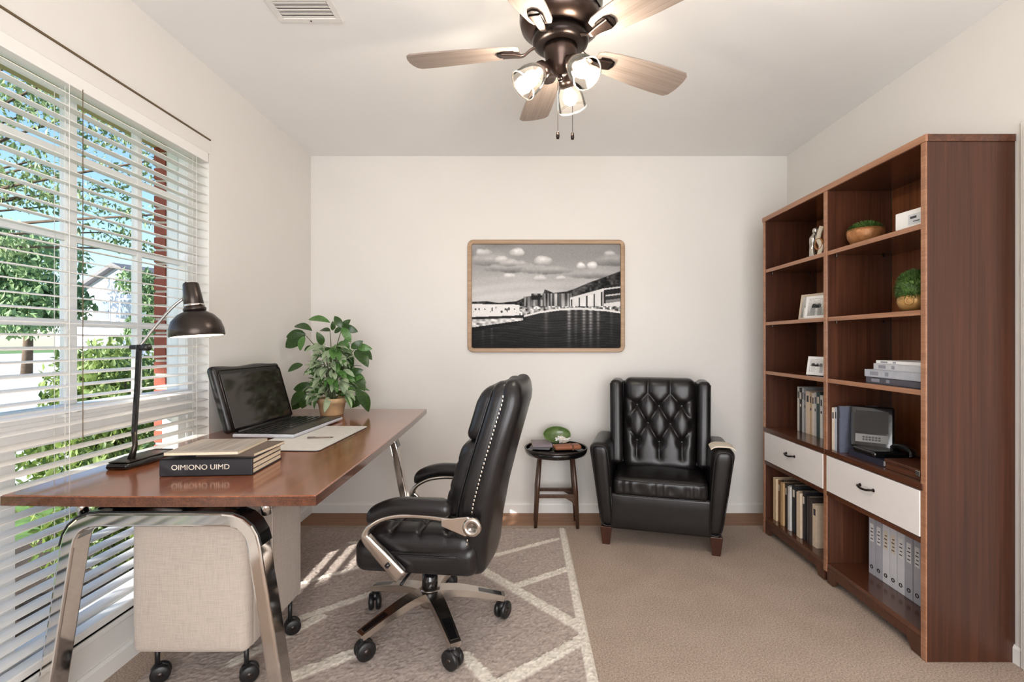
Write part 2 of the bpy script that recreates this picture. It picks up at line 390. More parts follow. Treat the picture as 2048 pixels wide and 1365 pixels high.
# brick return outside the window
br = bpy.data.objects.new('wall_brick', None); put(br); struct(br, 'red brick pier outside the window')
MT['brick'] = M_plain('red_brick', rgb(146, 74, 56), 0.85, var=0.2, scale=16, bump=0.5)
MT['brick2'] = M_plain('dark_red_brick', rgb(122, 62, 50), 0.85, var=0.2, scale=16, bump=0.5)
MT['mortar'] = M_plain('mortar', rgb(196, 182, 166), 0.95, var=0.1, scale=60, bump=0.4)
obj('mortar_bed', MB().box(-2.005, -1.872, 2.605, 2.93, -0.3, 2.75), 'mortar', br)
bm1 = MB().box(-.0, .064, 0, .09, 0, .062).mesh('brick'); bm2 = MB().box(-.0, .064, 0, .09, 0, .062).mesh('brick'); bm3 = MB().box(0, .135, 0, .09, 0, .062).mesh('brick')
for k in range(40):
    z = -0.28 + k * 0.075
    if k % 2: obj('brick', bm3, 'brick', br, bevel=0.003, loc=(-2.010, 2.598, z))
    else:
        obj('brick', bm1, 'brick', br, bevel=0.003, loc=(-2.010, 2.598, z)); obj('brick', bm2, 'brick2', br, bevel=0.003, loc=(-1.938, 2.598, z))
MT['eave'] = M_plain('tan_soffit', rgb(206, 186, 140), 0.8, var=0.03)
struct(obj('trim_3', MB().box(-2.02, XL - TH, WY0 - .6, 3.2, 2.37, 2.7), 'eave'), 'tan painted lintel above the window outside')

# ------------------------------------------------------------------ blind
BX = -1.669
bl = thing('window_blind', 'white horizontal slat blind hanging in the tall left window', 'blind', (BX, 0, 0))
b0, b1 = WY0 + 0.01, WY1 - 0.012
obj('head_rail', MB().box(-.028, .028, b0, b1, 2.245, 2.295), 'slat', bl, bevel=0.002)
obj('valance', MB().box(.0165, .030, b0 - .01, b1 + .012, 2.292, 2.362), 'wall', bl, bevel=0.002)
obj('valance_shadow', MB().box(.012, .034, b0 - .02, b1 + .012, 2.362, 2.369), 'brownline', bl)  # brown strip painting the gap shadow above the valance
sl = MB(); nseg = 3
pr = [(-.025, -.0012), (-.01, .0008), (.01, .0008), (.025, -.0012), (.025, .0016), (.01, .0036), (-.01, .0036), (-.025, .0016)]
sl.prism(pr, b0, b1, 'y'); slm = sl.mesh('slat'); slm.materials.append(MT['slat'])
z = 2.215; k = 0
while z > 0.27:
    o = obj('slat', slm, None, bl, loc=(0, 0, z), rot=(0, R(7 + random.uniform(-2.5, 2.5)), 0)); z -= 0.046
obj('bottom_rail', MB().box(-.026, .026, b0, b1, 0.208, 0.238), 'slat', bl, bevel=0.004)
for y in (1.05, 1.73, 2.40):
    obj('ladder_cord', MB().tube([(.027, y, 2.25), (.027, y, .22)], .0011, 5).tube([(-.027, y, 2.25), (-.027, y, .22)], .0011, 5), 'cord', bl)
    obj('lift_cord', MB().tube([(.0, y + .012, 2.25), (.0, y + .012, .22)], .0012, 5), 'cord', bl)
obj('tilt_wand', MB().tube([(.034, 1.775, 2.25), (.034, 1.775, 0.95)], .0014, 6), 'brownline', bl)

# ================================================================== OUTDOORS
MT['lawn'] = M_plain('lawn', rgb(96, 128, 60), 0.95, var=0.35, scale=9, bump=0.6, bscale=60)
MT['concrete'] = M_plain('pale_concrete', rgb(206, 202, 194), 0.9, var=0.05, scale=3)
MT['mulch'] = M_plain('dark_mulch', rgb(66, 50, 38), 0.95, var=0.4, scale=30, bump=0.8)
MT['siding'] = M_plain('pale_blue_siding', rgb(190, 196, 206), 0.8, var=0.02)
MT['roof'] = M_plain('grey_roof', rgb(120, 116, 116), 0.9, var=0.1)
MT['darkglass'] = M_plain('dark_window', rgb(120, 134, 150), 0.15)
MT['bark'] = M_plain('tree_bark', rgb(92, 76, 62), 0.9, var=0.25, scale=14, bump=0.7)
GZ = -0.18
struct(obj('ground_lawn', MB().box(-110, XL - TH, -20, 110, GZ - .1, GZ), 'lawn'), 'green lawn outside')
struct(obj('driveway', MB().prism([(-3.6, 2.6), (-9.5, 5.5), (-60, 42), (-60, 70), (-40, 66), (-14, 18), (-5.6, 5.9)], GZ, GZ + 0.015, 'z'), 'concrete'), 'pale sunlit concrete driveway')
struct(obj('planting_bed', MB().prism([(-1.9, -0.5), (-1.9, 6), (-4.4, 6), (-3.3, 2.4), (-3.1, -0.5)], GZ, GZ + 0.03, 'z'), 'mulch'), 'dark mulch bed under the window')
def leaf_cloud(n, centers, size, up=0.3, seed=1):
    """n small folded leaf quads scattered in ellipsoid clumps"""
    g = np.random.default_rng(seed); mb = MB(); cs_ = centers
    wts = np.array([c[3] * c[4] * c[5] for c in cs_]) ** 0.66; wts /= wts.sum()
    idx = g.choice(len(cs_), n, p=wts)
    for i in idx:
        cx, cy, cz, rx, ry, rz = cs_[i]; d = g.normal(size=3); d /= np.linalg.norm(d); rr = g.uniform(.55, 1.0)
        p = Vector((cx + d[0] * rx * rr, cy + d[1] * ry * rr, cz + d[2] * rz * rr))
        s_ = size * g.uniform(.6, 1.35); m = Matrix.Translation(p) @ Euler((g.uniform(0, 6.3), g.uniform(0, 6.3), g.uniform(0, 6.3))).to_matrix().to_4x4()
        mb.add([(-s_, 0, 0), (0, -s_ * .45, s_ * .1), (s_, 0, 0), (0, s_ * .45, s_ * .1)], [(0, 1, 2), (0, 2, 3)], m)
    return mb
MT['bush_leaf'] = M_leaf('bush_leaf', rgb(72, 98, 46), rgb(150, 166, 90), 0.5, 5, 0.3)
MT['tree_leaf'] = M_leaf('tree_leaf', rgb(82, 106, 62), rgb(150, 166, 112), 0.5, 3, 0.3)
MT['yew_leaf'] = M_leaf('far_leaf', rgb(84, 116, 74), rgb(138, 162, 110), 0.6, 1.2, 0.2)
def bush(label, x, y, r, h, n, size, seed, mat='bush_leaf'):
    t_ = thing('garden_shrub', label, 'shrub', (x, y, GZ), group='shrubs outside the window')
    g = random.Random(seed); cen = []
    for _ in range(9): cen.append((g.uniform(-.6, .6) * r, g.uniform(-.6, .6) * r, h * g.uniform(.3, .72), r * .5, r * .5, h * .3))
    f_ = obj('foliage', leaf_cloud(n, cen, size, seed=seed), mat, t_); f_['kind'] = 'stuff'
    st = MB()
    for _ in range(5): st.tube([(0, 0, 0), (g.uniform(-.3, .3) * r, g.uniform(-.3, .3) * r, h * .4), (g.uniform(-.5, .5) * r, g.uniform(-.5, .5) * r, h * .75)], [.02, .014, .005], 6)
    obj('stems', st, 'bark', t_); return t_
bush('tall leafy green shrub in the middle of the window view', -3.75, 4.4, 0.7, 1.55, 5200, .045, 11)
bush('bright yellow green shrub beside the brick pier', -2.85, 5.1, 0.5, 1.8, 4200, .04, 12)
bush('rounded green shrub in front of the pale house', -5.5, 6.5, 0.75, 1.6, 3600, .05, 13)
bush('low shrub below the lower window pane', -2.6, 3.1, 0.45, 0.75, 2200, .035, 14)
bush('low spreading shrub outside the left window corner', -2.85, 2.2, 0.36, 0.6, 2200, .035, 15)
bush('small shrub close to the window behind the desk frame', -2.5, 1.55, 0.42, 0.5, 1700, .035, 16)
bush('unseen dense shrub added to keep the sun off the guest chair', -2.72, 0.06, 0.52, 1.75, 4200, .06, 17)  # out of view, added to block sun streaks on the guest chair
def tree(label, x, y, th, tr, clumps, n, size, seed, mat, branches=6):
    t_ = thing('garden_tree', label, 'tree', (x, y, GZ), group='trees outside the window'); g = random.Random(seed)
    tb = MB().tube([(0, 0, 0), (.05, .02, th * .5), (0, .05, th)], [tr, tr * .8, tr * .55], 10)
    for c in g.sample(clumps, min(branches, len(clumps))):
        tb.tube(smooth_path([(0, .03, th * .8), (c[0] * .45, c[1] * .45, th * .5 + c[2] * .5), (c[0], c[1], c[2])], 4), [tr * .28 * (1 - i / 9.0) + .006 for i in range(9)], 6)
    obj('trunk', tb, 'bark', t_, smooth=True)
    f_ = obj('crown', leaf_cloud(n, clumps, size, seed=seed), mat, t_); f_['kind'] = 'stuff'; return t_
g = random.Random(5)
near = []
for _ in range(50):
    yy = g.uniform(6.2, 9.5); xx = -yy * g.uniform(.74, 1.14); near.append((xx + 9.6, yy - 6.0, 1.5 + yy * g.uniform(.19, .60), g.uniform(.25, .6), g.uniform(.25, .6), g.uniform(.1, .24)))
tree('large tree with airy branches reaching over the window view', -9.6, 6.0, 2.6, .13, near, 4300, .045, 21, 'tree_leaf', 22)
shd = [(g.uniform(-1.6, 1.6), g.uniform(-1.8, 2.0), g.uniform(4.75, 6.3), .9, .9, .42) for _ in range(20)] + [(0.0, -1.4 + .55 * k, 4.9 + .25 * (k % 2), .9, .6, .5) for k in range(7)]
tree('unseen tree added to block the sun from the upper window', -7.6, -4.9, 3.4, .2, shd, 12000, .18, 22, 'tree_leaf', 10)  # out of view, added so its crown blocks sun through the upper window
def far_tree(label, x, y, h, r, seed):
    g = random.Random(seed)
    cl = [(g.uniform(-.65, .65) * r, g.uniform(-.65, .65) * r, h * g.uniform(.38, .88), r * .5, r * .5, h * .16) for _ in range(16)]
    tree(label, x, y, h * .45, .2, cl, 5200, .16, seed, 'yew_leaf', 5)
far_tree('broad green tree left of the pale house', -21.6, 20.8, 6.6, 2.3, 31)
far_tree('green tree at the left edge of the window view', -31, 27, 8.2, 3.4, 32)
far_tree('light green tree right of the pale house', -20.3, 27.5, 5.4, 2.0, 33)
far_tree('small green tree beside the brick pier far behind the shrubs', -17.0, 24.6, 4.2, 1.4, 34)
hs = thing('neighbour_house', 'pale blue two storey house across the street', 'house', (-28, 33, GZ), R(-18))
obj('wall', MB().box(-5, 5, 0, 8, 0, 4.6).prism([(-5, 4.6), (5, 4.6), (0, 6.6)], 0, 8, 'y'), 'siding', hs)
obj('roof', MB().prism([(-5.4, 4.45), (0, 6.6), (5.4, 4.45), (5.4, 4.7), (0, 6.85), (-5.4, 4.7)], -.4, 8.4, 'y'), 'roof', hs)
obj('garage_wing', MB().box(-8.5, -5, 1, 7, 0, 2.9), 'siding', hs); obj('garage_roof', MB().prism([(-8.9, 2.9), (-4.9, 2.9), (-4.9, 4.0)], .6, 7.4, 'y'), 'roof', hs)
for x in (-2.2, .4):
    wv = obj('window', MB().box(x - .1, x + 1.5, -.06, .02, 2.9, 4.4), 'vinyl', hs); obj('pane', MB().box(x, x + 1.4, -.09, -.05, 3.0, 4.3), 'darkglass', wv)
obj('front_door', MB().box(2.6, 3.8, -.06, .02, 0, 2.3), 'white', hs)

# ================================================================== RUG
def rug():
    x0, x1, y0, y1 = -1.50, 0.285, 1.05, 3.36; nx, ny = 250, 330
    t_ = thing('area_rug', 'mauve grey area rug with cream diagonal stripes under the desk', 'rug', (0, 0, 0))
    X, Y = np.meshgrid(np.linspace(x0, x1, nx), np.linspace(y0, y1, ny))
    def fl(px, py): d = 1267.2 / (py - 682); return ((px - 1050) * d / 960, d)
    segs = [((1114, 1082), (991, 1115), .022), ((1131, 1144), (1035, 1176), .028), ((960, 1142), (1172, 1268), .034), ((1168, 1284), (1000, 1376), .034),
            ((790, 1176), (590, 1246), .026), ((730, 1304), (570, 1366), .036), ((930, 1318), (990, 1380), .03), ((730, 1136), (598, 1173), .02),
            ((900, 1070), (700, 1090), .018), ((470, 1330), (640, 1240), .03), ((960, 1142), (850, 1085), .02)]
    stripe = np.zeros_like(X)
    stripe = np.maximum(stripe, (X > x1 - .05).astype(float))
    for a, b, hw in segs:
        (ax, ay), (bx, by) = fl(*a), fl(*b); dx, dy = bx - ax, by - ay
        tt = np.clip(((X - ax) * dx + (Y - ay) * dy) / (dx * dx + dy * dy), 0, 1)
        dd = np.hypot(X - ax - tt * dx, Y - ay - tt * dy) + rng.normal(0, .0025, X.shape)
        stripe = np.maximum(stripe, np.clip((hw - dd) / .006, 0, 1))
    n1 = rng.normal(0, 1, X.shape)
    low = np.kron(rng.normal(0, 1, (34, 26)), np.ones((10, 10)))[:ny, :nx]
    edge = np.minimum.reduce([X - x0, x1 - X, Y - y0, y1 - Y]); et = np.clip(edge / .012, 0, 1)
    Z = (0.012 + n1 * .0014 + stripe * .003) * et + .001
    ca = np.array(rgb(182, 167, 158)[:3]); cb = np.array(rgb(230, 221, 208)[:3])
    C = ca[None, None] * (1 - stripe[..., None]) + cb[None, None] * stripe[..., None]
    C = C * (1 + .13 * n1[..., None] + .02 * low[..., None]); C = np.clip(C, 0.01, 1)
    vs = np.stack([X, Y, Z], -1).reshape(-1, 3)
    I = np.arange(nx * ny).reshape(ny, nx); fs = np.stack([I[:-1, :-1], I[:-1, 1:], I[1:, 1:], I[1:, :-1]], -1).reshape(-1, 4)
    me = bpy.data.meshes.new('pile'); me.from_pydata(vs.tolist(), [], fs.tolist())
    ca_ = me.color_attributes.new('Col', 'FLOAT_COLOR', 'POINT'); ca_.data.foreach_set('color', np.concatenate([C.reshape(-1, 3), np.ones((nx * ny, 1))], 1).ravel().astype(np.float32))
    me.polygons.foreach_set('use_smooth', [True] * len(me.polygons))
    obj('pile', me, M_attr('rug_pile', 1.0, 0.1, 0.5, 420), t_)
    obj('backing', MB().box(x0 + .004, x1 - .004, y0 + .004, y1 - .004, 0.0003, 0.003), 'ivory', t_)
rug()
RUGZ = 0.0165

# ================================================================== CEILING VENT
vt = thing('ceiling_vent', 'white louvred air vent in the ceiling', 'vent', (-0.945, 1.98, ZC))
vx, vy = .14, .155
obj('frame', MB().box(-vx, vx, -vy, -vy + .028, -.008, 0).box(-vx, vx, vy - .028, vy, -.008, 0).box(-vx, -vx + .026, -vy + .028, vy - .028, -.008, 0).box(vx - .026, vx, -vy + .028, vy - .028, -.008, 0), 'trim', vt, bevel=.002)
obj('duct', MB().box(-vx + .026, vx - .026, -vy + .028, vy - .028, -.0006, 0), 'blackplastic', vt)
obj('divider_bar', MB().box(-vx + .026, vx - .026, .012, .022, -.007, -.001), 'trim', vt)
for i in range(8):
    x = -.104 + i * .0297
    obj('louvre', MB().box(-.011, .011, -.125, .012, -.001, .001), 'trim', vt, loc=(x, 0, -.005), rot=(0, R(38), 0))
for i in range(5):
    obj('louvre', MB().box(-.112, .112, -.0105, .0105, -.001, .001), 'trim', vt, loc=(0, .036 + i * .0215, -.004), rot=(R(14), 0, 0))
obj('screw', MB().lathe([(.004, -.010), (.004, -.008)], 8), 'bronze', vt, loc=(0, vy - .014, 0))

# ================================================================== CEILING FAN
fan = thing('ceiling_fan', 'bronze ceiling fan with five grey wood blades and three lit glass shades', 'ceiling fan', (.14, 1.90, ZC))
hp = [(.02, 0), (.155, 0), (.162, -.02), (.160, -.06), (.166, -.066), (.166, -.10), (.158, -.115), (.158, -.155), (.162, -.16), (.155, -.185), (.125, -.205), (.10, -.212), (.0, -.212)]
obj('motor_housing', MB().lathe(hp[::-1], 48, caps=False), 'bronze', fan, smooth=True)
for k in range(12):
    a = 2 * PI * k / 12
    obj('vent_slot', MB().rbox(.003, .024, .008, .0028, 2), 'bronze_dark', fan, loc=(.158 * math.cos(a), .158 * math.sin(a), -.135), rot=(0, 0, a))
obj('rotor_ring', MB().lathe([(.0, -.262), (.09, -.262), (.108, -.25), (.112, -.235), (.105, -.222), (.10, -.205), (0, -.205)], 40, caps=False), 'bronze_dark', fan, smooth=True)
BZ = -.262
bprofl = [(0.165, .036), (.185, .048), (.26, .060), (.40, .072), (.52, .077), (.60, .076), (.618, .060), (.626, .030), (.628, 0)]
bpoly = [(x, -w_) for x, w_ in bprofl] + [(x, w_) for x, w_ in bprofl[::-1][1:]]
for k in range(5):
    a = R(27 + 72 * k)
    bo = obj('blade', MB().prism(bpoly, -.003, .003, 'z'), 'blade', fan, bevel=.001, loc=(0, 0, BZ), rot=(R(-11), 0, a))
    arm = MB(); pth = smooth_path([(.075, 0, .018), (.115, 0, .004), (.15, 0, -.016), (.19, 0, -.012), (.235, 0, -.008)], 6)
    scs = [interp(i, [0, 10, 16, 24], [.8, .7, 1.3, 1.9]) for i in range(len(pth))]
    arm.sweep([(p.x, 0, p.z) for p in pth], rectp(.008, .026, .003), (0, 1, 0), scales=scs)
    ao = obj('blade_iron', arm, 'bronze', bo, smooth=False, bevel=.001)
    pl = [(.185 + .05 * (1 - math.cos(q)) / 2 * 1.3, .026 * math.sin(q)) for q in np.linspace(0, PI, 9)]
    obj('blade_plate', MB().prism([(.185, -.024), (.225, -.03), (.25, -.022), (.258, 0), (.25, .022), (.225, .03), (.185, .024)], -.0105, -.0035, 'z'), 'bronze_dark', bo, bevel=.002)
obj('light_kit_body', MB().lathe([(.0, -.372), (.022, -.37), (.034, -.355), (.045, -.345), (.05, -.32), (.058, -.31), (.066, -.285), (.068, -.262), (0, -.262)], 32, caps=False), 'bronze', fan, smooth=True)
obj('finial', MB().lathe([(.0, -.395), (.008, -.393), (.012, -.384), (.008, -.372), (0, -.372)], 16, caps=False), 'bronze_dark', fan, smooth=True)
for k in range(3):
    az = R([196, 306, 66][k]); d = Vector((math.cos(az) * .72, math.sin(az) * .72, -.69)).normalized()
    q = d.to_track_quat('Z', 'Y').to_matrix().to_4x4(); st = Vector((math.cos(az) * .04, math.sin(az) * .04, -.325)); mt = Matrix.Translation(st) @ q
    h_ = obj('lamp_holder', MB().lathe([(.0, 0), (.016, 0), (.016, .03), (.030, .036), (.034, .05), (.033, .066), (.0, .066)], 24, caps=False, mat=mt), 'bronze', fan, smooth=True)
    prof = [(.030, .058), (.036, .064), (.047, .085), (.054, .11), (.0575, .15), (.0585, .158), (.0575, .162), (.0555, .158), (.0555, .15), (.052, .11), (.045, .086), (.034, .067)]
    obj('glass_shade', MB().lathe(prof, 40, caps=False, mat=mt), 'shade_glass', fan, smooth=True)
    obj('shade_rim', MB().lathe([(.0555, .156), (.0585, .155), (.0595, .159), (.0575, .163), (.0550, .161), (.0555, .156)], 40, caps=False, mat=mt), 'rim_glass', fan, smooth=True)
    obj('bulb', MB().lathe([(.0, .066), (.012, .07), (.014, .08), (.024, .094), (.030, .112), (.026, .13), (.014, .141), (.0, .144)], 20, caps=False, mat=mt), 'bulb', fan, smooth=True)
for (x, y, zl) in ((-.005, .075, -.56), (.055, .07, -.565)):
    c_ = obj('pull_chain', MB().tube([(x * .5, y * .5, -.34), (x, y, -.36), (x, y, zl)], .0012, 5), 'bronze_dark', fan)
    obj('chain_pull', MB().lathe([(.0, -.032), (.006, -.030), (.0075, -.018), (.006, -.004), (.002, .0), (0, .001)], 12, caps=False), 'bronze_dark', c_, smooth=True, loc=(x, y, zl))

# ================================================================== WALL PICTURE
def picture():
    W, H = 1.20, .858; t_ = thing('framed_picture', 'framed black and white photograph of a harbour on the back wall', 'picture', (.162, YB, 1.235))
    path = []; rr = .03
    for cx, cz, a0 in ((W / 2 - rr, H - rr, 0), (-W / 2 + rr, H - rr, 90), (-W / 2 + rr, rr, 180), (W / 2 - rr, rr, 270)):
        for k in range(5): a = R(a0 + 22.5 * k); path.append((cx + rr * math.cos(a), -.016, cz + rr * math.sin(a)))
    fr = MB().sweep([(x * (W - .03) / W, y, .015 + z * (H - .03) / H) for x, y, z in path], rectp(.032, .030, .006, 2), (0, -1, 0), closed=True)
    obj('frame', fr, 'frame_oak', t_)
    obj('backing_board', MB().box(-W / 2 + .02, W / 2 - .02, -.008, -.002, .02, H - .02), 'ivory', t_)
    nx, ny = 330, 230; u, v = np.meshgrid(np.linspace(0, 1, nx), np.linspace(0, 1, ny))
    g = np.random.default_rng(3)
    def nz(kx, ky, s=1):
        a = g.normal(0, 1, (ky + 2, kx + 2)); xi = u * kx; yi = v * ky; x0 = xi.astype(int); y0 = yi.astype(int); fx = xi - x0; fy = yi - y0
        fx = fx * fx * (3 - 2 * fx); fy = fy * fy * (3 - 2 * fy)
        return s * ((a[y0, x0] * (1 - fx) + a[y0, x0 + 1] * fx) * (1 - fy) + (a[y0 + 1, x0] * (1 - fx) + a[y0 + 1, x0 + 1] * fx) * fy)
    def sm(a, b, x): q = np.clip((x - a) / (b - a + 1e-9), 0, 1); return q * q * (3 - 2 * q)
    img = .58 + .20 * sm(0.1, .55, v) + .02 * np.sin((v - .12 * (u - .5) ** 2 * 2) * 70) * sm(.2, .45, v) + nz(6, 9, .02)
    def cloud(cx, cy, rx, ry, br):
        nonlocal img
        d = ((u - cx) / rx) ** 2 + ((v - cy) / ry) ** 2 * np.where(v > cy, 3.0, 1.0)
        d = d + nz(26, 18, .22) + nz(60, 40, .10)
        m = np.clip(1.15 - d, 0, 1) ** .6; shade = br - .30 * np.clip((v - cy + ry * .45) / (ry * 1.1), 0, 1)
        img = img * (1 - m) + m * (shade + nz(40, 30, .015))
    for c in ((.12, .17, .17, .07, .72), (.28, .24, .20, .06, .70), (.5, .26, .18, .05, .70), (.8, .30, .18, .06, .68), (.95, .17, .12, .07, .66)): cloud(*c)
    for c in ((.085, .09, .05, .05, .86), (.30, .085, .048, .05, .96), (.20, .16, .045, .045, .85), (.48, .17, .06, .055, .9), (.27, .19, .09, .045, .8), (.735, .215, .03, .04, .95), (.81, .215, .034, .045, .95),
              (.255, .31, .04, .035, .92), (.46, .335, .045, .04, .88), (.60, .33, .035, .03, .86), (.93, .10, .04, .035, .8)): cloud(*c)
    hill = np.interp(u, [0, .1, .18, .3, .37, .48, .49, .51, .55, .64, .7, .78, .86, 1.0], [.55, .545, .56, .545, .50, .475, .43, .44, .465, .45, .42, .37, .33, .255])
    hm = sm(0, .008, v - hill); img = img * (1 - hm) + hm * np.clip(.18 + nz(70, 60, .10) + nz(20, 15, .06), .03, .5)
    wt = np.interp(u, [0, .3, .45, .6, .75, .9, 1], [.80, .72, .665, .635, .63, .645, .665])     # water line
    bl_ = (u > .35) & (u < .67) & (v > .475 + .03 * (u < .4)) & (v < .60); img = np.where(bl_, np.clip(.28 + .3 * (np.sin(u * 210 + 3 * np.sin(u * 37)) > .2) + nz(60, 12, .12), .05, .9), img)
    tr_ = (u > .40) & (u < .48) & (v > .49) & (v < .535); img = np.where(tr_, .08 + .25 * (nz(60, 40) > .5), img)
    bw = (u > .66) & (u < .885) & (v > .53 - (u - .66) * .35) & (v < .605); img = np.where(bw, np.where(np.sin((u - .66) * 125) > .80, .22, .86) + nz(30, 10, .04), img)
    rf = (u > .66) & (u < .9) & (v > .515 - (u - .66) * .40) & (v <= .535 - (u - .66) * .36); img = np.where(rf, .85, img)
    for k, (q0, q1, val) in enumerate(((.40, .425, .15), (.425, .44, .8), (.44, .49, .12), (.49, .505, .75), (.505, .54, .2), (.54, .57, .5), (.57, .62, .85))):
        b_ = (u > .89 + .01 * (k % 2)) & (v > q0 - .18 * (u - .89)) & (v < q1 - .18 * (u - .89)); img = np.where(b_, val, img)
    bank = (v > .595) & (v < wt); img = np.where(bank, np.where(v > wt - .018, .88, np.clip(.55 + nz(90, 70, .28), .08, .98)), img)
    ql = (u < .32) & (v > .575 + .02 * u) & (v < .70 - .05 * u); img = np.where(ql, np.clip(.9 - .6 * ((nz(80, 40) > .8) & (v > .60) & (v < .66)), .1, .95), img)
    q2 = (u < .35) & (v > .70 - .05 * u) & (v < .725 - .05 * u); img = np.where(q2, .12, img)
    q3 = (u < .345) & (v >= .725 - .05 * u) & (v < .80 - .20 * u); img = np.where(q3, np.clip(.80 + nz(50, 60, .15), .2, .95), img)
    q4 = (u < .36) & (v >= .80 - .20 * u) & (v < .845 - .30 * u); img = np.where(q4, .06, img)
    water = v >= np.maximum(wt, np.where(u < .36, .845 - .30 * u, 0))
    wv = .15 - .07 * sm(.7, 1, v) + .03 * np.sin(v * 260 + 6 * np.sin(u * 9)) * sm(.6, .8, v) + nz(14, 60, .02)
    for cx, wd, am in ((.655, .012, .55), (.70, .01, .3), (.755, .012, .5), (.80, .012, .55), (.85, .010, .4), (.50, .012, .22), (.075, .008, .22), (.135, .008, .25), (.94, .01, .12)):
        wv = wv + am * np.exp(-((u - cx) / wd) ** 2) * np.clip(1 - (v - .64) / .42, 0, 1) * (.75 + .25 * np.sin(v * 210))
    img = np.where(water, wv, img); img = np.clip(img + nz(160, 110, .012), .01, 1)
    lin_ = np.where(img <= .04045, img / 12.92, ((img + .055) / 1.055) ** 2.4)
    C = np.stack([lin_ * 1.0, lin_ * .975, lin_ * .965, np.ones_like(lin_)], -1)
    x = (u - .5) * (W - .06); z_ = .03 + (1 - v) * (H - .06)
    vs = np.stack([x, np.full_like(x, -.0095), z_], -1).reshape(-1, 3); I = np.arange(nx * ny).reshape(ny, nx)
    fs = np.stack([I[:-1, :-1], I[1:, :-1], I[1:, 1:], I[:-1, 1:]], -1).reshape(-1, 4)
    me = bpy.data.meshes.new('print'); me.from_pydata(vs.tolist(), [], fs.tolist())
    at = me.color_attributes.new('Col', 'FLOAT_COLOR', 'POINT'); at.data.foreach_set('color', C.reshape(-1).astype(np.float32))
    obj('print', me, M_attr('harbour_print', .5, 0.12), t_)
picture()

# ================================================================== DESK
DZ = .84
dk = thing('desk', 'large walnut topped desk with chrome arched legs by the window', 'desk', (0, 0, 0))
def desk_outline():
    p = []
    for t_ in np.linspace(0, 1, 9): p.append((-1.630 + t_ * .980, 1.492 - .012 * math.sin(t_ * PI)))
    for t_ in np.linspace(0, 1, 9)[1:]: p.append((-.650 - .045 * t_ + .010 * math.sin(t_ * PI), 1.50 + 1.89 * t_))
    p.append((-1.630, 3.39)); return p
o = obj('tabletop', MB().prism(desk_outline(), DZ - .034, DZ, 'z'), 'desk', dk, bevel=.004)
ed_ = desk_outline(); obj('edge_band', MB().sweep([(x, y, DZ - .0175) for x, y in ed_], rectp(.0024, .029), (0, 0, 1), closed=True), 'walnut_h', dk)
def arch(yc, xl0, xl1, xr0, xr1, zt, dep, rev=False):
    # foot left, shoulder left, shoulder right, foot right
    pts = [(xl0, 0.0)]; rad = .09
    def fil(a, b, c, n=6):
        a, b, c = Vector(a), Vector(b), Vector(c); u_ = (a - b).normalized(); w_ = (c - b).normalized()
        p0 = b + u_ * rad; p1 = b + w_ * rad
        return [tuple((1 - t) ** 2 * p0 + 2 * t * (1 - t) * b + t * t * p1) for t in np.linspace(0, 1, n)]
    A, B, C_, D = (xl0, 0), (xl1, zt), (xr1, zt), (xr0, 0)
    P2 = [A] + fil(A, B, C_) + fil(B, C_, D) + [D]
    path = [(x, yc, z) for x, z in P2]
    zlift = RUGZ
    zlift += .005
    path[0] = (path[0][0], yc, zlift); path[-1] = (path[-1][0], yc, zlift)
    obj('leg_frame', MB().sweep(path, rectp(.046, dep, .008), (0, 1, 0)), 'chrome', dk)
    cen = Vector(((xl1 + xr1) / 2, yc, zt * .4)); outer = []
    N = Vector((0, 1, 0))
    for i, p in enumerate(path):
        p = Vector(p); t_ = (Vector(path[min(i + 1, len(path) - 1)]) - Vector(path[max(i - 1, 0)])).normalized(); a = N.cross(t_).normalized()
        if a.dot(p - cen) < 0: a = -a
        outer.append(tuple(p + a * .0255))
    obj('outer_band', MB().sweep(outer[1:-1], rectp(.006, dep * .92, .002), (0, 1, 0)), 'blackgloss', dk)
    return path
arch(1.60, -1.598, -1.485, -.79, -.90, .735, .07)
arch(3.04, -1.50, -1.36, -.70, -.84, .735, .06)
for y in (1.60, 3.04):
    s_ = 1 if y < 2 else -1
    for x in (-1.40, -1.22, -.98):
        obj('bracket', MB().sweep([(x, y, .757), (x + .03, y + s_ * .10, .80), (x + .04, y + s_ * .16, .806)], rectp(.014, .045, .003), (1, 0, 0)), 'blackgloss', dk)
obj('under_rail', MB().box(-1.42, -1.38, 1.65, 3.0, .77, .806).box(-.98, -.94, 1.65, 3.0, .77, .806), 'blackgloss', dk, bevel=.003)
for y in (1.57, 3.07): obj('cross_rail', MB().box(-1.5, -.78, y - .02, y + .02, .786, .806), 'chrome', dk, bevel=.003)
for x in (-1.47, -.86): obj('post', MB().tube([(x, 1.60, .745), (x, 1.59, .79)], .016, 14), 'chrome', dk, smooth=True)

# ================================================================== GUEST CHAIR under the desk
gc = thing('rolling_guest_chair', 'beige linen tub chair on casters tucked under the desk', 'chair', (-1.235, 1.985, RUGZ))
def bulge(x, y, z): return (x, y - .012 * (1 - (x / .22) ** 2) * (1 - (z / .26) ** 2) if y < 0 else y, z)
obj('backrest', MB().rbox(.215, .035, .25, .03, (10, 2, 10), bulge, (0, -.19, .40)), 'fabric', gc, smooth=True)
for sx in (-1, 1):
    obj('side_panel', MB().rbox(.03, .205, .24, .026, (2, 10, 10), None, (sx * .186, .01, .39)), 'fabric', gc, smooth=True)
    obj('seam', MB().tube([(sx * .2165, -.05, .165), (sx * .2165, -.05, .61)], .0018, 5), 'fabric', gc)
obj('seat_cushion', MB().rbox(.165, .19, .06, .035, 8, lambda x, y, z: (x, y, z + (.012 * (1 - (x / .165) ** 2) * (1 - (y / .19) ** 2) if z > 0 else 0)), (0, .02, .41)), 'fabric', gc, smooth=True)
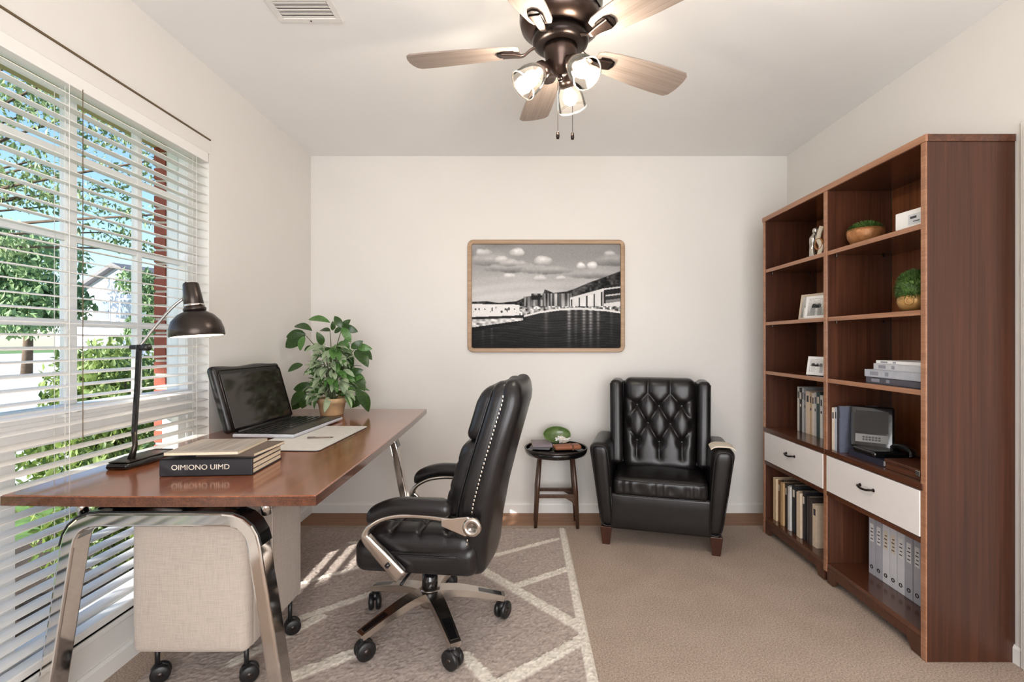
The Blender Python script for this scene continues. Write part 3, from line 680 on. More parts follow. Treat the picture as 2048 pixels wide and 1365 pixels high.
obj('seat_base', MB().rbox(.165, .19, .09, .01, 3, None, (0, .02, .255)), 'fabric', gc, smooth=True)
obj('cross_frame', MB().sweep([(-.17, -.15, .14), (0, 0, .145), (.17, .15, .14)], rectp(.022, .03, .004), (0, 0, 1)).sweep([(-.17, .15, .14), (0, 0, .145), (.17, -.15, .14)], rectp(.022, .03, .004), (0, 0, 1)), 'chrome', gc)
def caster(parent, x, y, r=.034, yaw=0.0, zt=.09, mat='blackplastic'):
    c_ = obj('caster', MB().tube([(x, y, r * 1.3), (x, y, zt)], .009, 10).lathe([(.0, 0), (r * .55, .002), (r * .62, r * .5), (r * .35, r * .85), (0, r * .9)], 16, caps=False, mat=Matrix.Translation((x, y, r * 1.15))), mat, parent, smooth=True)
    for s_ in (-1, 1):
        m = Matrix.Translation((x, y, r)) @ Matrix.Rotation(yaw, 4, 'Z') @ Matrix.Translation((0.010, s_ * r * .42, 0)) @ Matrix.Rotation(PI / 2, 4, 'X')
        obj('wheel', MB().lathe([(.0, -r * .30), (r * .8, -r * .30), (r * .97, -r * .18), (r, 0), (r * .97, r * .18), (r * .8, r * .30), (0, r * .30)], 24, caps=False, mat=m), mat, c_, smooth=True)
        obj('wheel_cap', MB().lathe([(0, s_ * -r * .36), (r * .34, s_ * -r * .35), (r * .36, s_ * -r * .28)], 16, caps=False, mat=m), 'gunmetal', c_, smooth=True)
    return c_
for x, y in ((-.17, -.15), (.17, -.15), (-.17, .15), (.19, .15)): caster(gc, x, y, .034, R(30), .15)

# ================================================================== OFFICE CHAIR
oc = thing('office_chair', 'black leather executive office chair on a five star base', 'office chair', (-.410, 2.195, RUGZ), R(173))
def quilt(x, y, z):
    if z > 0:
        gx = min(abs(x - q) for q in (-.14, -.02, .10, .20)); gy = min(abs(y - q) for q in (-.12, 0, .12))
        cov = max(0, 1 - (abs(x) / .25) ** 6) * max(0, 1 - (abs(y) / .235) ** 6)
        z = z + .018 * cov - .019 * cov * max(gauss(gx, .011), gauss(gy, .011))
        z -= .03 * max(0, (x - .14) / .11) ** 2
    return (x, y, z)
obj('seat_cushion', MB().rbox(.250, .235, .060, .05, (44, 40, 3), quilt, (.02, 0, .452)), 'leather', oc, smooth=True)
obj('seat_shell', MB().rbox(.262, .245, .055, .045, (12, 10, 3), lambda x, y, z: (x, y, z + .03 * (x / .26) ** 2 * (1 if z > 0 else 0)), (.015, 0, .395)), 'leather', oc, smooth=True)
sp = []
for q in np.linspace(0, 2 * PI, 49)[:-1]:
    c_, s_ = math.cos(q), math.sin(q); sp.append((.015 + .262 * math.copysign(abs(c_) ** .35, c_), .245 * math.copysign(abs(s_) ** .35, s_), .428))
obj('seat_piping', MB().tube(sp + [sp[0]], .004, 6), 'piping', oc, smooth=True)
# backrest: (u lateral, v height 0..1, w thickness) bent along a leaning spine
def spine(z): return interp(z, [.33, .48, .65, .80, .95, 1.06, 1.15], [-.205, -.215, -.245, -.285, -.33, -.362, -.372])
def back_map(extra=0.0):
    def fn(x, y, z):
        h = z + .74                                       # world height in chair frame
        wid = interp(h, [.33, .5, .7, .95, 1.08, 1.16], [.86, .95, 1.0, 1.0, .95, .80])
        curl = .018 * (y / .24) ** 2                      # wings curl forward
        th = interp(h, [.33, .55, .7, .95, 1.05, 1.15], [.95, 1.0, 1.0, .95, .95, .7])
        return (spine(h) + x * th + curl, y * wid, h)
    return fn
obj('back_shell', MB().rbox(.048, .238, .405, .04, (3, 14, 22), lambda x, y, z: back_map()(x - .035, y, z)), 'leather', oc, smooth=True)
obj('side_gusset', MB().rbox(.045, .232, .39, .035, (3, 14, 22), lambda x, y, z: back_map()(x + .018, y, z + .006)), 'leather', oc, smooth=True)
def cush(zc, amp, folds):
    def fn(x, y, z):
        h = z + zc
        if x > 0:
            x = x + amp * (1 - (y / .2) ** 2)
            x -= .008 * sum(gauss(h - q, .010) for q in folds) * max(0, 1 - (y / .2) ** 4)
            x -= .008 * gauss(y - .075, .012) + .008 * gauss(y + .075, .012)
        return back_map()(x + .078, y, h - .74)
    return fn
obj('headrest', MB().rbox(.05, .185, .115, .045, (4, 22, 16), cush(1.00, .012, ())), 'leather', oc, smooth=True)
obj('lumbar_cushion', MB().rbox(.05, .195, .165, .045, (4, 24, 30), cush(.725, .018, (.62, .68, .74, .80))), 'leather', oc, smooth=True)
obj('lower_back_cushion', MB().rbox(.05, .18, .06, .045, (4, 18, 10), cush(.53, .012, ())), 'leather', oc, smooth=True)
for sy in (-1, 1):
    pp = []
    for h in np.linspace(.37, 1.10, 24): pp.append(back_map()(.062, sy * .215, h - .74))
    obj('back_piping', MB().tube(pp, .0042, 6), 'piping', oc, smooth=True)
    studs = MB()
    for h in np.linspace(.36, 1.08, 44):
        if .50 < h < .60: continue
        x, y, z = back_map()(-.006, sy * .2385, h - .74); studs.rbox(.0038, .004, .0062, .003, 1, None, (x, y, z))
    o = obj('stud_trim', studs, 'satin', oc, smooth=True, label='row of pale metal stitches along the back edge'); o['kind'] = 'stuff'
pp = [back_map()(-.005, yy, .372) for yy in np.linspace(-.22, .22, 14)]
obj('top_piping', MB().tube(pp, .004, 6), 'piping', oc, smooth=True)
for sy in (-1, 1):
    ya = sy * .272
    pth = smooth_path([(-.235, ya, .575), (-.16, ya, .592), (-.02, ya, .606), (.10, ya, .596), (.175, ya, .562), (.205, ya, .522), (.190, ya, .49), (.13, ya, .43), (.055, ya, .355)], 6)
    scs = [(interp(i, [0, 8, 26, 36, 48], [1.3, .85, .8, 1.9, 2.5]), interp(i, [0, 48], [1.0, 1.1])) for i in range(len(pth))]
    ar = obj('armrest', MB().sweep(pth, rectp(.024, .030, .007), (0, 1, 0), scales=scs), 'satin', oc, smooth=True)
    def padfn(x, y, z):
        k_ = (x + .17) / .34
        return (x, y, z - .05 * max(0, x / .17) ** 2.2 - .006 * (x < 0) * (x / .17) ** 2 + (.006 * (1 - (y / .04) ** 2) if z > 0 else 0))
    obj('arm_pad', MB().rbox(.175, .038, .029, .026, (16, 5, 3), padfn, (.02, ya, .640)), 'leather', ar, smooth=True)
    obj('pivot_plate', MB().prism([(-.115, .598), (-.115, .57), (-.21, .535), (-.262, .545), (-.268, .59), (-.22, .612)], ya + sy * .004, ya + sy * .016, 'y'), 'satin', ar, bevel=.003)
    obj('pivot_disc', MB().lathe([(.0, 0), (.036, 0), (.038, .006), (.036, .020), (.022, .022), (.020, .016), (.0, .016)], 28, caps=False, mat=Matrix.Translation((-.238, ya, .572)) @ Matrix.Rotation(-sy * PI / 2, 4, 'X')), 'satin', ar, smooth=True)
    obj('bolt', MB().lathe([(.0, 0), (.009, 0), (.010, .006), (.0, .007)], 14, caps=False, mat=Matrix.Translation((.105, ya + sy * .018, .405)) @ Matrix.Rotation(-sy * PI / 2, 4, 'X')), 'blackgloss', ar, smooth=True)
obj('tilt_mechanism', MB().rbox(.12, .06, .022, .012, 3, None, (.0, 0, .328)), 'blackplastic', oc, smooth=True)
lv = obj('tilt_lever', MB().tube([(.05, 0, .325), (.06, .2, .318), (.065, .25, .31)], .006, 8), 'blackplastic', oc, smooth=True)
obj('gas_lift', MB().lathe([(.0, .14), (.034, .14), (.036, .20), (.034, .245), (.020, .25), (.020, .325), (0, .325)], 28, caps=False, mat=Matrix.Translation((.025, 0, 0))), 'blackgloss', oc, smooth=True)
obj('tension_knob', MB().lathe([(.0, 0), (.022, 0), (.025, .01), (.025, .045), (.020, .05), (0, .05)], 18, caps=False, mat=Matrix.Translation((-.06, -.07, .318)) @ Matrix.Rotation(PI / 2, 4, 'X')), 'blackgloss', oc, smooth=True)
obj('base_hub', MB().lathe([(.0, .10), (.045, .10), (.052, .13), (.05, .165), (.038, .185), (0, .188)], 28, caps=False, mat=Matrix.Translation((.025, 0, 0))), 'satin', oc, smooth=True)
for k in range(5):
    a = R(10 + 72 * k - 173)
    M_ = Matrix.Translation((.025, 0, 0)) @ Matrix.Rotation(a, 4, 'Z')
    lp = smooth_path([(.03, 0, .150), (.12, 0, .148), (.23, 0, .126), (.34, 0, .098)], 6); scs = [interp(i, [0, 18], [1.45, .95]) for i in range(len(lp))]
    lg = obj('base_leg', MB().sweep(lp, [(-.016, -.024), (-.016, .024), (.008, .026), (.014, .018), (.014, -.018), (.008, -.026)], (0, 1, 0), mat=M_, scales=scs), 'satin', oc)
    lp2 = [p + Vector((0, 0, .014)) for p in lp[2:-1]]
    obj('leg_pad', MB().sweep(lp2, rectp(.008, .036, .003), (0, 1, 0), mat=M_, scales=scs[2:-1]), 'blackgloss', lg)
    caster(lg, .025 + .33 * math.cos(a), .33 * math.sin(a), .040, a + R(50 + 40 * k), .095)

# ================================================================== ARMCHAIR
ac = thing('leather_armchair', 'black tufted leather wingback armchair with dark wood feet', 'armchair', (.842, 3.00, 0), R(-15))
obj('seat_frame', MB().rbox(.31, .27, .115, .018, (12, 8, 4), None, (0, .285, .225)), 'leather2', ac, smooth=True)
def scush(x, y, z):
    if z > 0: z += .022 * (1 - (x / .29) ** 2) * (1 - (y / .25) ** 2)
    if y < 0:
        y -= .014 * (1 - (x / .29) ** 2)
        y += .004 * math.sin(x * 95 + 2 * math.sin(x * 31)) * gauss(z, .04) * (1 if y < -.2 else 0)
    return (x, y, z)
obj('seat_cushion', MB().rbox(.288, .245, .058, .03, (46, 16, 6), scush, (0, .255, .385)), 'leather2', ac, smooth=True)
for zz in (.432, .338):
    pp = [(-.285, .24, zz), (-.284, .06, zz), (-.27, .018, zz)] + [(x, .008 - .014 * (1 - (x / .29) ** 2), zz) for x in np.linspace(-.24, .24, 11)] + [(.27, .018, zz), (.284, .06, zz), (.285, .24, zz)]
    obj('cushion_piping', MB().tube(pp, .0042, 6), 'piping', ac, smooth=True)
# tufted back: buttons and creases in (x, z)
btn = [(-.15, .87), (0, .865), (.15, .87), (-.075, .745), (.075, .745), (-.15, .625), (0, .62), (.15, .625), (-.225, .745), (.225, .745)]
crs = []
for i, a in enumerate(btn):
    for b in btn[i + 1:]:
        if .1 < math.hypot(a[0] - b[0], a[1] - b[1]) < .16 and abs(a[1] - b[1]) > .05: crs.append((a, b))
crs += [((-.15, .87), (-.075, .955)), ((0, .865), (-.075, .955)), ((0, .865), (.075, .955)), ((.15, .87), (.075, .955)), ((-.075, .955), (-.075, 1.06)), ((.075, .955), (.075, 1.06)),
        ((-.15, .625), (-.15, .52)), ((0, .62), (0, .52)), ((.15, .625), (.15, .52)), ((-.15, .87), (-.25, .94)), ((.15, .87), (.25, .94))]
def tuft(x, y, z):
    h = z + .745
    if y < 0:
        k_ = max(0, 1 - (x / .27) ** 6)
        y -= .022 * k_
        dc = min(segdist(x, h, a, b) for a, b in crs); db = min(math.hypot(x - a, h - b) for a, b in btn)
        y += k_ * (.020 * math.exp(-dc / .016) + .030 * gauss(db, .028))
    if h > .98: y += .0
    return (x, y + .10 * (h - .45), h)
obj('backrest', MB().rbox(.245, .07, .315, .055, (56, 3, 70), tuft, (0, .375, 0)), 'leather2', ac, smooth=True)
for (bx_, bz_) in btn[:8]:
    obj('button', MB().rbox(.008, .005, .008, .0045, 1, None, (bx_, .375 - .048 + .10 * (bz_ - .45), bz_)), 'leather2', ac, smooth=True)
obj('back_panel', MB().rbox(.315, .045, .44, .03, (8, 3, 10), lambda x, y, z: (x * (1 + .06 * z), y + .10 * (z + .15), z), (0, .50, .585)), 'leather2', ac, smooth=True)
for sx in (-1, 1):
    def wing(x, y, z):
        k_ = (z + .285) / .57
        return (x + sx * (.012 * k_), y * (1 + .0 * k_) + .10 * z + (.03 * (1 - k_) if y < 0 else 0) * -1, z)
    wg = obj('wing', MB().rbox(.040, .120, .285, .03, (4, 8, 14), wing, (sx * .283, .412, .76)), 'leather2', ac, smooth=True)
    wp = [wing(sx * .038, -.115, z) for z in np.linspace(-.10, .262, 12)]
    obj('wing_piping', MB().tube([(p[0] + sx * .283, p[1] + .412, p[2] + .76) for p in wp], .004, 6), 'piping', wg, smooth=True)
    def armf(x, y, z):
        k_ = (z + .27) / .54
        wx = .72 + .36 * k_
        return (x * wx + sx * .055 * (k_ - .5), y - .02 * (k_ - .5) + .0 * y, z + (.008 * (1 - (x / .07) ** 2) if z > 0 else 0) - .015 * (y + .25) * (k_ > .5))
    am = obj('armrest', MB().rbox(.064, .26, .27, .045, (6, 14, 14), armf, (sx * .352, .268, .382)), 'leather2', ac, smooth=True)
    fp = []
    for q in np.linspace(0, 2 * PI, 33)[:-1]:
        c_, s_ = math.cos(q), math.sin(q); fx = .052 * math.copysign(abs(c_) ** .5, c_); fz = .255 * math.copysign(abs(s_) ** .35, s_)
        p = armf(fx, -.262, fz); fp.append((p[0] + sx * .352, p[1] + .268, p[2] + .382))
    obj('arm_piping', MB().tube(fp + [fp[0]], .004, 6), 'piping', am, smooth=True)
MT['footwood'] = M_wood('dark_cherry_foot', rgb(38, 18, 12), rgb(58, 29, 19), rgb(78, 42, 28), 'z', 0.35, .2)
for (x, y) in ((-.335, .05), (.335, .05), (-.27, .50), (.27, .50)):
    def foot(px_, py_, pz_): k_ = .62 + .38 * (pz_ / .06 + 1) / 2; return (px_ * k_, py_ * k_, pz_)
    obj('foot', MB().rbox(.038, .034, .06, .005, 2, foot, (x, y, .06)), 'footwood', ac)
tw = MB().rbox(.072, .075, .004, .0035, (8, 6, 1), lambda x, y, z: (x, y, z - .02 * (x / .072) ** 4), (.375, .10, .672))  # pale sheet painting the light reflected on the right arm
tag(obj('arm_reflection', tw, 'ivory', None, smooth=True, loc=(.842, 3.00, .0), rot=(0, 0, R(-15))), 'pale sheet standing in for a reflection on the right arm of the armchair', 'highlight')

# ================================================================== SIDE TABLE and what is on it
MT['darkwood'] = M_wood('dark_stained_wood', rgb(44, 28, 20), rgb(66, 42, 30), rgb(92, 62, 44), 'z', 0.3, .2)
stb = thing('side_table', 'round black side table with dark wooden legs beside the armchair', 'side table', (.222, 3.453, 0))
obj('tabletop', MB().lathe([(.0, .505), (.19, .505), (.215, .515), (.224, .535), (.222, .550), (.0, .550)], 48, caps=False), 'blackgloss', stb, smooth=True)
obj('rim', MB().lathe([(.216, .548), (.226, .548), (.227, .557), (.222, .561), (.214, .557)], 48, caps=False), 'gunmetal', stb, smooth=True)
for sx, sy in ((-1, -1), (1, -1), (-1, 1), (1, 1)):
    obj('leg', MB().tube([(sx * .115, sy * .075, .51), (sx * .135, sy * .077, .26), (sx * .148, sy * .078, .001)], [.013, .017, .012], 10), 'darkwood', stb, smooth=True)
for sy in (-1, 1): obj('stretcher', MB().box(-.132, .132, sy * .077 - .008, sy * .077 + .008, .215, .240).prism([(.132, .215), (.132, .15), (.105, .19), (.06, .215)], sy * .077 - .008, sy * .077 + .008, 'y'), 'darkwood', stb, bevel=.002)
for sx in (-1, 1): obj('side_stretcher', MB().box(sx * .138 - .007, sx * .138 + .007, -.077, .077, .175, .195), 'darkwood', stb, bevel=.002)

def book(name, label, loc, dims, cover, rot=(0, 0, 0), group=None, spine_text=None, hard=True, cat='book', pages='pages', title_bands=0, bandcol='white'):
    """lying book: x = spine-to-foreedge depth (spine at -x), y = spine length, z = thickness; origin at centre bottom"""
    dx, dy, dz = dims; t_ = thing(name, label, cat, loc, group=group, rot=rot); ct = min(.003, dz * .15)
    obj('cover', MB().box(-dx / 2, dx / 2, -dy / 2, dy / 2, 0, ct).box(-dx / 2, dx / 2, -dy / 2, dy / 2, dz - ct, dz).box(-dx / 2, -dx / 2 + ct, -dy / 2, dy / 2, ct, dz - ct), cover, t_, bevel=min(.0012, ct * .3))
    i_ = .004 if hard else .0008
    obj('page_block', MB().box(-dx / 2 + ct, dx / 2 - i_, -dy / 2 + i_, dy / 2 - i_, ct, dz - ct), pages, t_)
    for k in range(title_bands):
        yy = dy * (.32 - k * .22); obj('spine_print', MB().box(-dx / 2 - .0005, -dx / 2, yy - dy * (.03 if k else .075), yy + dy * (.03 if k else .075), dz * .25, dz * .75), bandcol, t_)
    return t_
MC = {}
def colmat(c, rough=.55):
    if c not in MC: MC[c] = M_plain('cover_%d_%d_%d' % c, rgb(*c), rough, var=.06, scale=40)
    return MC[c]
TZ = .5612
book('magazine', 'grey magazine at the bottom of the side table stack', (.118, 3.445, TZ), (.19, .14, .014), colmat((96, 92, 96)), (0, 0, R(80)), hard=False)
book('magazine', 'mauve striped magazine lying on the grey one on the side table', (.118, 3.455, TZ + .0145), (.18, .135, .016), colmat((130, 118, 126)), (0, 0, R(95)), hard=False)
lb = thing('leather_journal', 'brown leather wrapped journal lying at the front of the side table', 'book', (.296, 3.365, TZ), R(10))
obj('cover', MB().rbox(.095, .045, .016, .0155, (8, 4, 2), None, (0, 0, .017)), colmat((140, 84, 56)), lb, smooth=True)
obj('page_block', MB().box(-.090, .090, .036, .050, .006, .028), 'pages', lb)
obj('strap', MB().rbox(.006, .047, .018, .0035, 2, None, (.03, 0, .017)), colmat((104, 60, 40)), lb)
MT['greenglaze'] = M_plain('green_glaze', rgb(64, 98, 58), 0.25, var=.25, scale=14, coat=.3)
dsh = thing('leaf_bowl', 'green glazed leaf shaped bowl standing on the side table books', 'bowl', (.262, 3.525, TZ), R(8))
tb_ = Matrix.Translation((-.03, -.01, .075)) @ Matrix.Rotation(R(58), 4, 'X') @ Matrix.Diagonal((1.0, .62, 1.0, 1))
MT['oliveglaze'] = M_plain('olive_glaze', rgb(96, 118, 66), 0.3, var=.35, scale=18, coat=.3)
ob_ = []
for q in range(0, 13): t_ = q / 12; ob_.append((.100 * math.sin(t_ * PI / 2), -.042 * math.cos(t_ * PI / 2)))
obj('bowl', MB().lathe(ob_ + [(.103, .003)] , 44, caps=False, mat=tb_), 'greenglaze', dsh, smooth=True)
obj('inner_glaze', MB().lathe([(a_ * .96, b_ + .004) for a_, b_ in ob_] + [(.103, .003)], 44, caps=False, mat=tb_), 'oliveglaze', dsh, smooth=True)
obj('foot_ring', MB().lathe([(.0, .0), (.035, .0), (.02, .015), (.018, .04), (0, .045)], 20, caps=False, mat=Matrix.Translation((-.03, .02, 0))), 'greenglaze', dsh, smooth=True)
fl = thing('white_flowers', 'cluster of small white flowers in front of the green bowl', 'flowers', (.268, 3.447, TZ))
obj('pot', MB().lathe([(.0, 0), (.022, 0), (.030, .030), (.0, .032)], 16, caps=False), 'blackgloss', fl, smooth=True)
for k in range(16):
    a = random.uniform(0, 6.3); r_ = random.uniform(0, .042); x, y, zz = r_ * math.cos(a), r_ * .5 * math.sin(a), random.uniform(.032, .078 - r_ * .5); pet = MB()
    for j in range(5):
        pet.rbox(.011, .007, .0025, .002, 1, None, (.010, 0, 0), Matrix.Translation((x, y, zz)) @ Euler((random.uniform(-.5, .5), random.uniform(-.5, .5), j * 1.257 + a)).to_matrix().to_4x4())
    obj('flower', pet, 'white' if k % 3 else 'ivory', fl, smooth=True)

# ================================================================== BOOKCASE
BXF, BXB, BY0, BY1, BZT, DV = 1.645, 2.012, 1.97, 3.32, 2.17, 2.632
bk = thing('bookcase', 'tall walnut bookcase with two white drawers along the right wall', 'bookcase', (0, 0, 0))
pt = .026
def bp(name, mb, mat='walnut', bevel=.0015, parent=bk): return obj(name, mb, mat, parent, bevel=bevel)
for y0 in (BY0, BY1 - pt):
    bp('side_panel', MB().box(BXF + .006, BXB, y0, y0 + pt, 0.0, BZT - .03), 'walnut_shaded'); bp('front_stile', MB().box(BXF, BXF + .006, y0, y0 + pt, .0, BZT - .03), 'walnut_edge')
bp('divider', MB().box(BXF + .006, BXB - .012, DV - .014, DV + .014, .09, BZT - .03)); bp('front_stile', MB().box(BXF, BXF + .006, DV - .014, DV + .014, .06, BZT - .03), 'walnut_edge')
bp('top_panel', MB().box(BXF + .006, BXB, BY0 - .004, BY1 + .004, BZT - .03, BZT), 'walnut_h'); bp('top_edge', MB().box(BXF - .004, BXF + .006, BY0 - .004, BY1 + .004, BZT - .03, BZT), 'walnut_edge')
MT['walnut_back'] = M_wood('walnut_back_panel', rgb(92, 48, 26), rgb(132, 74, 42), rgb(168, 102, 62), 'z', 0.3, .2)
for a, b in ((BY0 + pt, DV - .014), (DV + .014, BY1 - pt)):
    bp('back_panel', MB().box(BXB - .010, BXB - .002, a, b, .09, BZT - .03), 'walnut_back', 0)
    for zz in (1.80, 1.44, 1.105):
        s_ = bp('shelf', MB().box(BXF + .012, BXB - .012, a, b, zz - .012, zz + .010), 'walnut_h'); obj('shelf_lip', MB().box(BXF + .006, BXF + .012, a, b, zz - .012, zz + .010), 'walnut_edge', s_)
        for yy in (a + .006, b - .006):
            for xx in (BXF + .05, BXB - .06): obj('shelf_pin', MB().lathe([(.0, -.012), (.005, -.011), (.006, 0), (0, 0)], 8, caps=False), 'bronze_dark', s_, loc=(xx, yy, zz - .012))
    bp('bottom_panel', MB().box(BXF + .004, BXB - .012, a, b, .085, .110), 'walnut_h')
    bp('plinth', MB().prism([(a, .004), (a + .05, .004), (a + .075, .045), (b - .075, .045), (b - .05, .004), (b, .004), (b, .085), (a, .085)], BXF + .002, BXF + .02, 'x'))
    bp('drawer_rail', MB().box(BXF, BXB - .012, a, b, .478, .500), 'walnut_h')
    dr = bp('drawer', MB().box(BXF - .003, BXF + .016, a + .002, b - .002, .504, .696), 'white_lam', .002)
    yc = (a + b) / 2; hp_ = smooth_path([(BXF - .004, yc - .045, .615), (BXF - .020, yc - .040, .615), (BXF - .026, yc - .015, .610), (BXF - .026, yc + .015, .610), (BXF - .020, yc + .040, .615), (BXF - .004, yc + .045, .615)], 4)
    obj('handle', MB().tube(hp_, [.0055 if 3 < i < len(hp_) - 4 else .0045 for i in range(len(hp_))], 8).lathe([(.0, 0), (.009, 0), (.007, .004), (0, .004)], 12, caps=False, mat=Matrix.Translation((BXF - .003, yc - .045, .615)) @ Matrix.Rotation(-PI / 2, 4, 'Y')).lathe([(.0, 0), (.009, 0), (.007, .004), (0, .004)], 12, caps=False, mat=Matrix.Translation((BXF - .003, yc + .045, .615)) @ Matrix.Rotation(-PI / 2, 4, 'Y')), 'bronze_dark', dr, smooth=True)
    bp('counter', MB().box(BXF + .004, BXB - .012, a, b, .700, .728), 'walnut_h'); bp('counter_edge', MB().box(BXF - .004, BXF + .004, a - .012, b + .012, .700, .728), 'walnut_h')

# --- standing rows
def standing(name, label, y, x, h, depth, th, cover, z, group, lean=0.0, cat='book', **kw):
    """upright book, spine toward the room (-x); thickness along y"""
    # lying book axes: x depth, y spine length, z thickness -> rotate +90 about x so y -> z, z -> -y
    return book(name, label, (x + depth / 2, y + th, z + h / 2), (depth, h, th), cover, (R(90) + lean, 0, 0), group, cat=cat, **kw)
CT = .7285
cols = [((214, 208, 196), 'pale grey'), ((70, 66, 64), 'black patterned'), ((188, 186, 184), 'silver grey'), ((150, 148, 148), 'mid grey'), ((226, 204, 180), 'wide cream'), ((200, 170, 136), 'tan mottled'),
        ((232, 220, 206), 'ivory'), ((206, 200, 196), 'soft white'), ((72, 88, 84), 'dark green'), ((230, 226, 220), 'white')]
y = 3.175
for i, (c, nm) in enumerate(cols):
    th = [.022, .028, .020, .018, .040, .022, .022, .020, .034, .026][i]; h = [.29, .285, .288, .283, .272, .27, .266, .272, .278, .262][i]
    y -= th + .002
    standing('book', '%s book, %s from the left in the row on the bookcase counter' % (nm, ordinal(i)), y, 1.80, h, .17, th, colmat(c), CT, 'books on the bookcase counter', title_bands=2 if i % 2 else 1, bandcol='darkprint' if sum(c) > 400 else 'ivory')
cols2 = [((222, 196, 160), 'cream'), ((120, 84, 58), 'brown'), ((70, 62, 56), 'dark brown'), ((196, 160, 116), 'tan'), ((52, 44, 42), 'black'), ((176, 172, 168), 'grey'), ((212, 210, 206), 'pale grey'), ((38, 38, 42), 'wide black'),
         ((218, 190, 158), 'sand'), ((228, 206, 180), 'ivory'), ((40, 38, 40), 'slim black'), ((196, 196, 200), 'glossy silver'), ((60, 50, 46), 'umber'), ((222, 202, 178), 'small cream')]
y = 3.262
for i, (c, nm) in enumerate(cols2):
    th = [.040, .022, .026, .030, .026, .024, .026, .042, .026, .042, .026, .040, .030, .040][i]; h = [.285, .28, .285, .278, .282, .276, .28, .30, .272, .275, .292, .268, .285, .25][i]
    y -= th + .002
    if y < 2.652: break
    standing('book', '%s book, %s from the left in the row under the left drawer' % (nm, ordinal(i)), y, 1.685 + .012 * (i % 3), h, .19, th, colmat(c), .1105, 'books under the left drawer', title_bands=i % 3, bandcol='darkprint' if sum(c) > 400 else 'ivory')
MT['binderwhite'] = M_plain('binder_white', rgb(222, 222, 226), 0.35, var=.02)
MT['bindergrey'] = M_plain('binder_grey', rgb(178, 178, 186), 0.35, var=.03)
# white ring binders
y = 2.515
for i in range(7):
    th = .043; y -= th + .005
    lab = ['pale grey ring binder, leftmost in the row under the right drawer', 'pale grey ring binder, second from the left under the right drawer', 'white ring binder, third from the left under the right drawer',
           'white ring binder, middle one of the seven under the right drawer', 'white ring binder, fifth from the left under the right drawer', 'grey ring binder, sixth from the left under the right drawer', 'pale ring binder, nearest to the bookcase side panel'][i]
    t_ = thing('ring_binder', lab, 'binder', (1.80, y + th / 2, .1105), group='ring binders under the right drawer')
    m_ = 'bindergrey' if i in (0, 1, 5, 6) else 'binderwhite'; h = .292
    obj('cover', MB().box(0, .19, -th / 2, -th / 2 + .003, 0, h).box(0, .19, th / 2 - .003, th / 2, 0, h).box(-.002, .002, -th / 2, th / 2, 0, h), m_, t_, bevel=.001)
    obj('papers', MB().box(.02, .18, -th / 2 + .006, th / 2 - .008, .006, h - .012), 'ivory', t_)
    obj('spine_label', MB().box(-.0026, -.002, -.013, .013, .17, .262), 'white' if i not in (2, 3) else 'ivory', t_)
    pr_ = MB()
    for k in range(4): pr_.box(-.0032, -.0026, -.009, .009 - .005 * (k % 2), .182 + k * .018, .187 + k * .018)
    obj('spine_print', pr_, 'darkprint', t_)
    obj('finger_ring', MB().lathe([(.006, -.001), (.010, -.001), (.010, .001), (.006, .001), (.006, -.001)], 18, caps=False, mat=Matrix.Translation((-.0028, 0, .04)) @ Matrix.Rotation(PI / 2, 4, 'Y')), 'gunmetal', t_)
# booklets and phone on the counter, right bay
cb = [((222, 208, 190), 'cream booklet'), ((172, 176, 186), 'blue grey booklet'), ((46, 44, 48), 'black folder'), ((92, 96, 112), 'slate blue folder')]
y = 2.612
for i, (c, nm) in enumerate(cb):
    th = [.022, .018, .014, .012][i]; y -= th + .002
    standing('book', '%s standing next to the bookcase divider' % nm if i < 2 else '%s leaning behind the black telephone' % nm, y, 1.668, [.23, .235, .245, .245][i], .20, th, colmat(c), CT, 'booklets on the bookcase counter', hard=False, title_bands=1, bandcol='darkprint')
book('book', 'navy book lying under the black telephone', (1.80, 2.372, CT), (.24, .24, .030), colmat((36, 36, 52)), (0, 0, 0), pages='white')
ph = thing('desk_telephone', 'black desk telephone with a tall tilted display in the bookcase', 'telephone', (1.775, 2.385, CT + .0302), R(0))
obj('base', MB().rbox(.105, .08, .014, .012, (6, 6, 2), None, (0, -.01, .016)), 'blackgloss', ph, smooth=True)
tm = Matrix.Translation((-.02, .045, .02)) @ Matrix.Rotation(R(-38), 4, 'Z') @ Matrix.Rotation(R(-14), 4, 'X')
dp = obj('display_panel', MB().rbox(.092, .012, .105, .010, (6, 2, 6), None, (0, 0, .105), tm), 'blackgloss', ph, smooth=True)
MT['screen'] = M_plain('dark_screen', rgb(44, 42, 42), 0.12, var=.05)
obj('screen', MB().box(-.068, .068, -.0135, -.0125, .075, .185, tm), 'screen', dp)
kp = obj('keypad_panel', MB().box(-.068, .068, -.0145, -.0125, .025, .065, tm), colmat((120, 116, 112), .4), dp); kb = MB()
for i in range(6):
    for j in range(2): kb.box(-.038 + i * .013, -.029 + i * .013, -.0165, -.0145, .034 + j * .012, .042 + j * .012, tm)
obj('keys', kb, 'blackplastic', kp)
hd = obj('handset', MB().sweep(smooth_path([(.0, -.19, .030), (.02, -.16, .048), (.04, -.09, .054), (.05, -.03, .045), (.05, -.01, .030)], 6), rectp(.026, .040, .010), (.96, .28, 0)), 'blackgloss', ph, smooth=True)
obj('cord', MB().tube([(-.06 + .008 * math.sin(q * 4), -.08 + .008 * math.cos(q * 4), .006 + q * .002) for q in np.linspace(0, 8, 60)], .0022, 5), 'blackplastic', ph, smooth=True)
wbx = thing('wooden_box', 'flat dark wooden keepsake box at the front of the bookcase counter', 'box', (1.77, 2.125, CT))
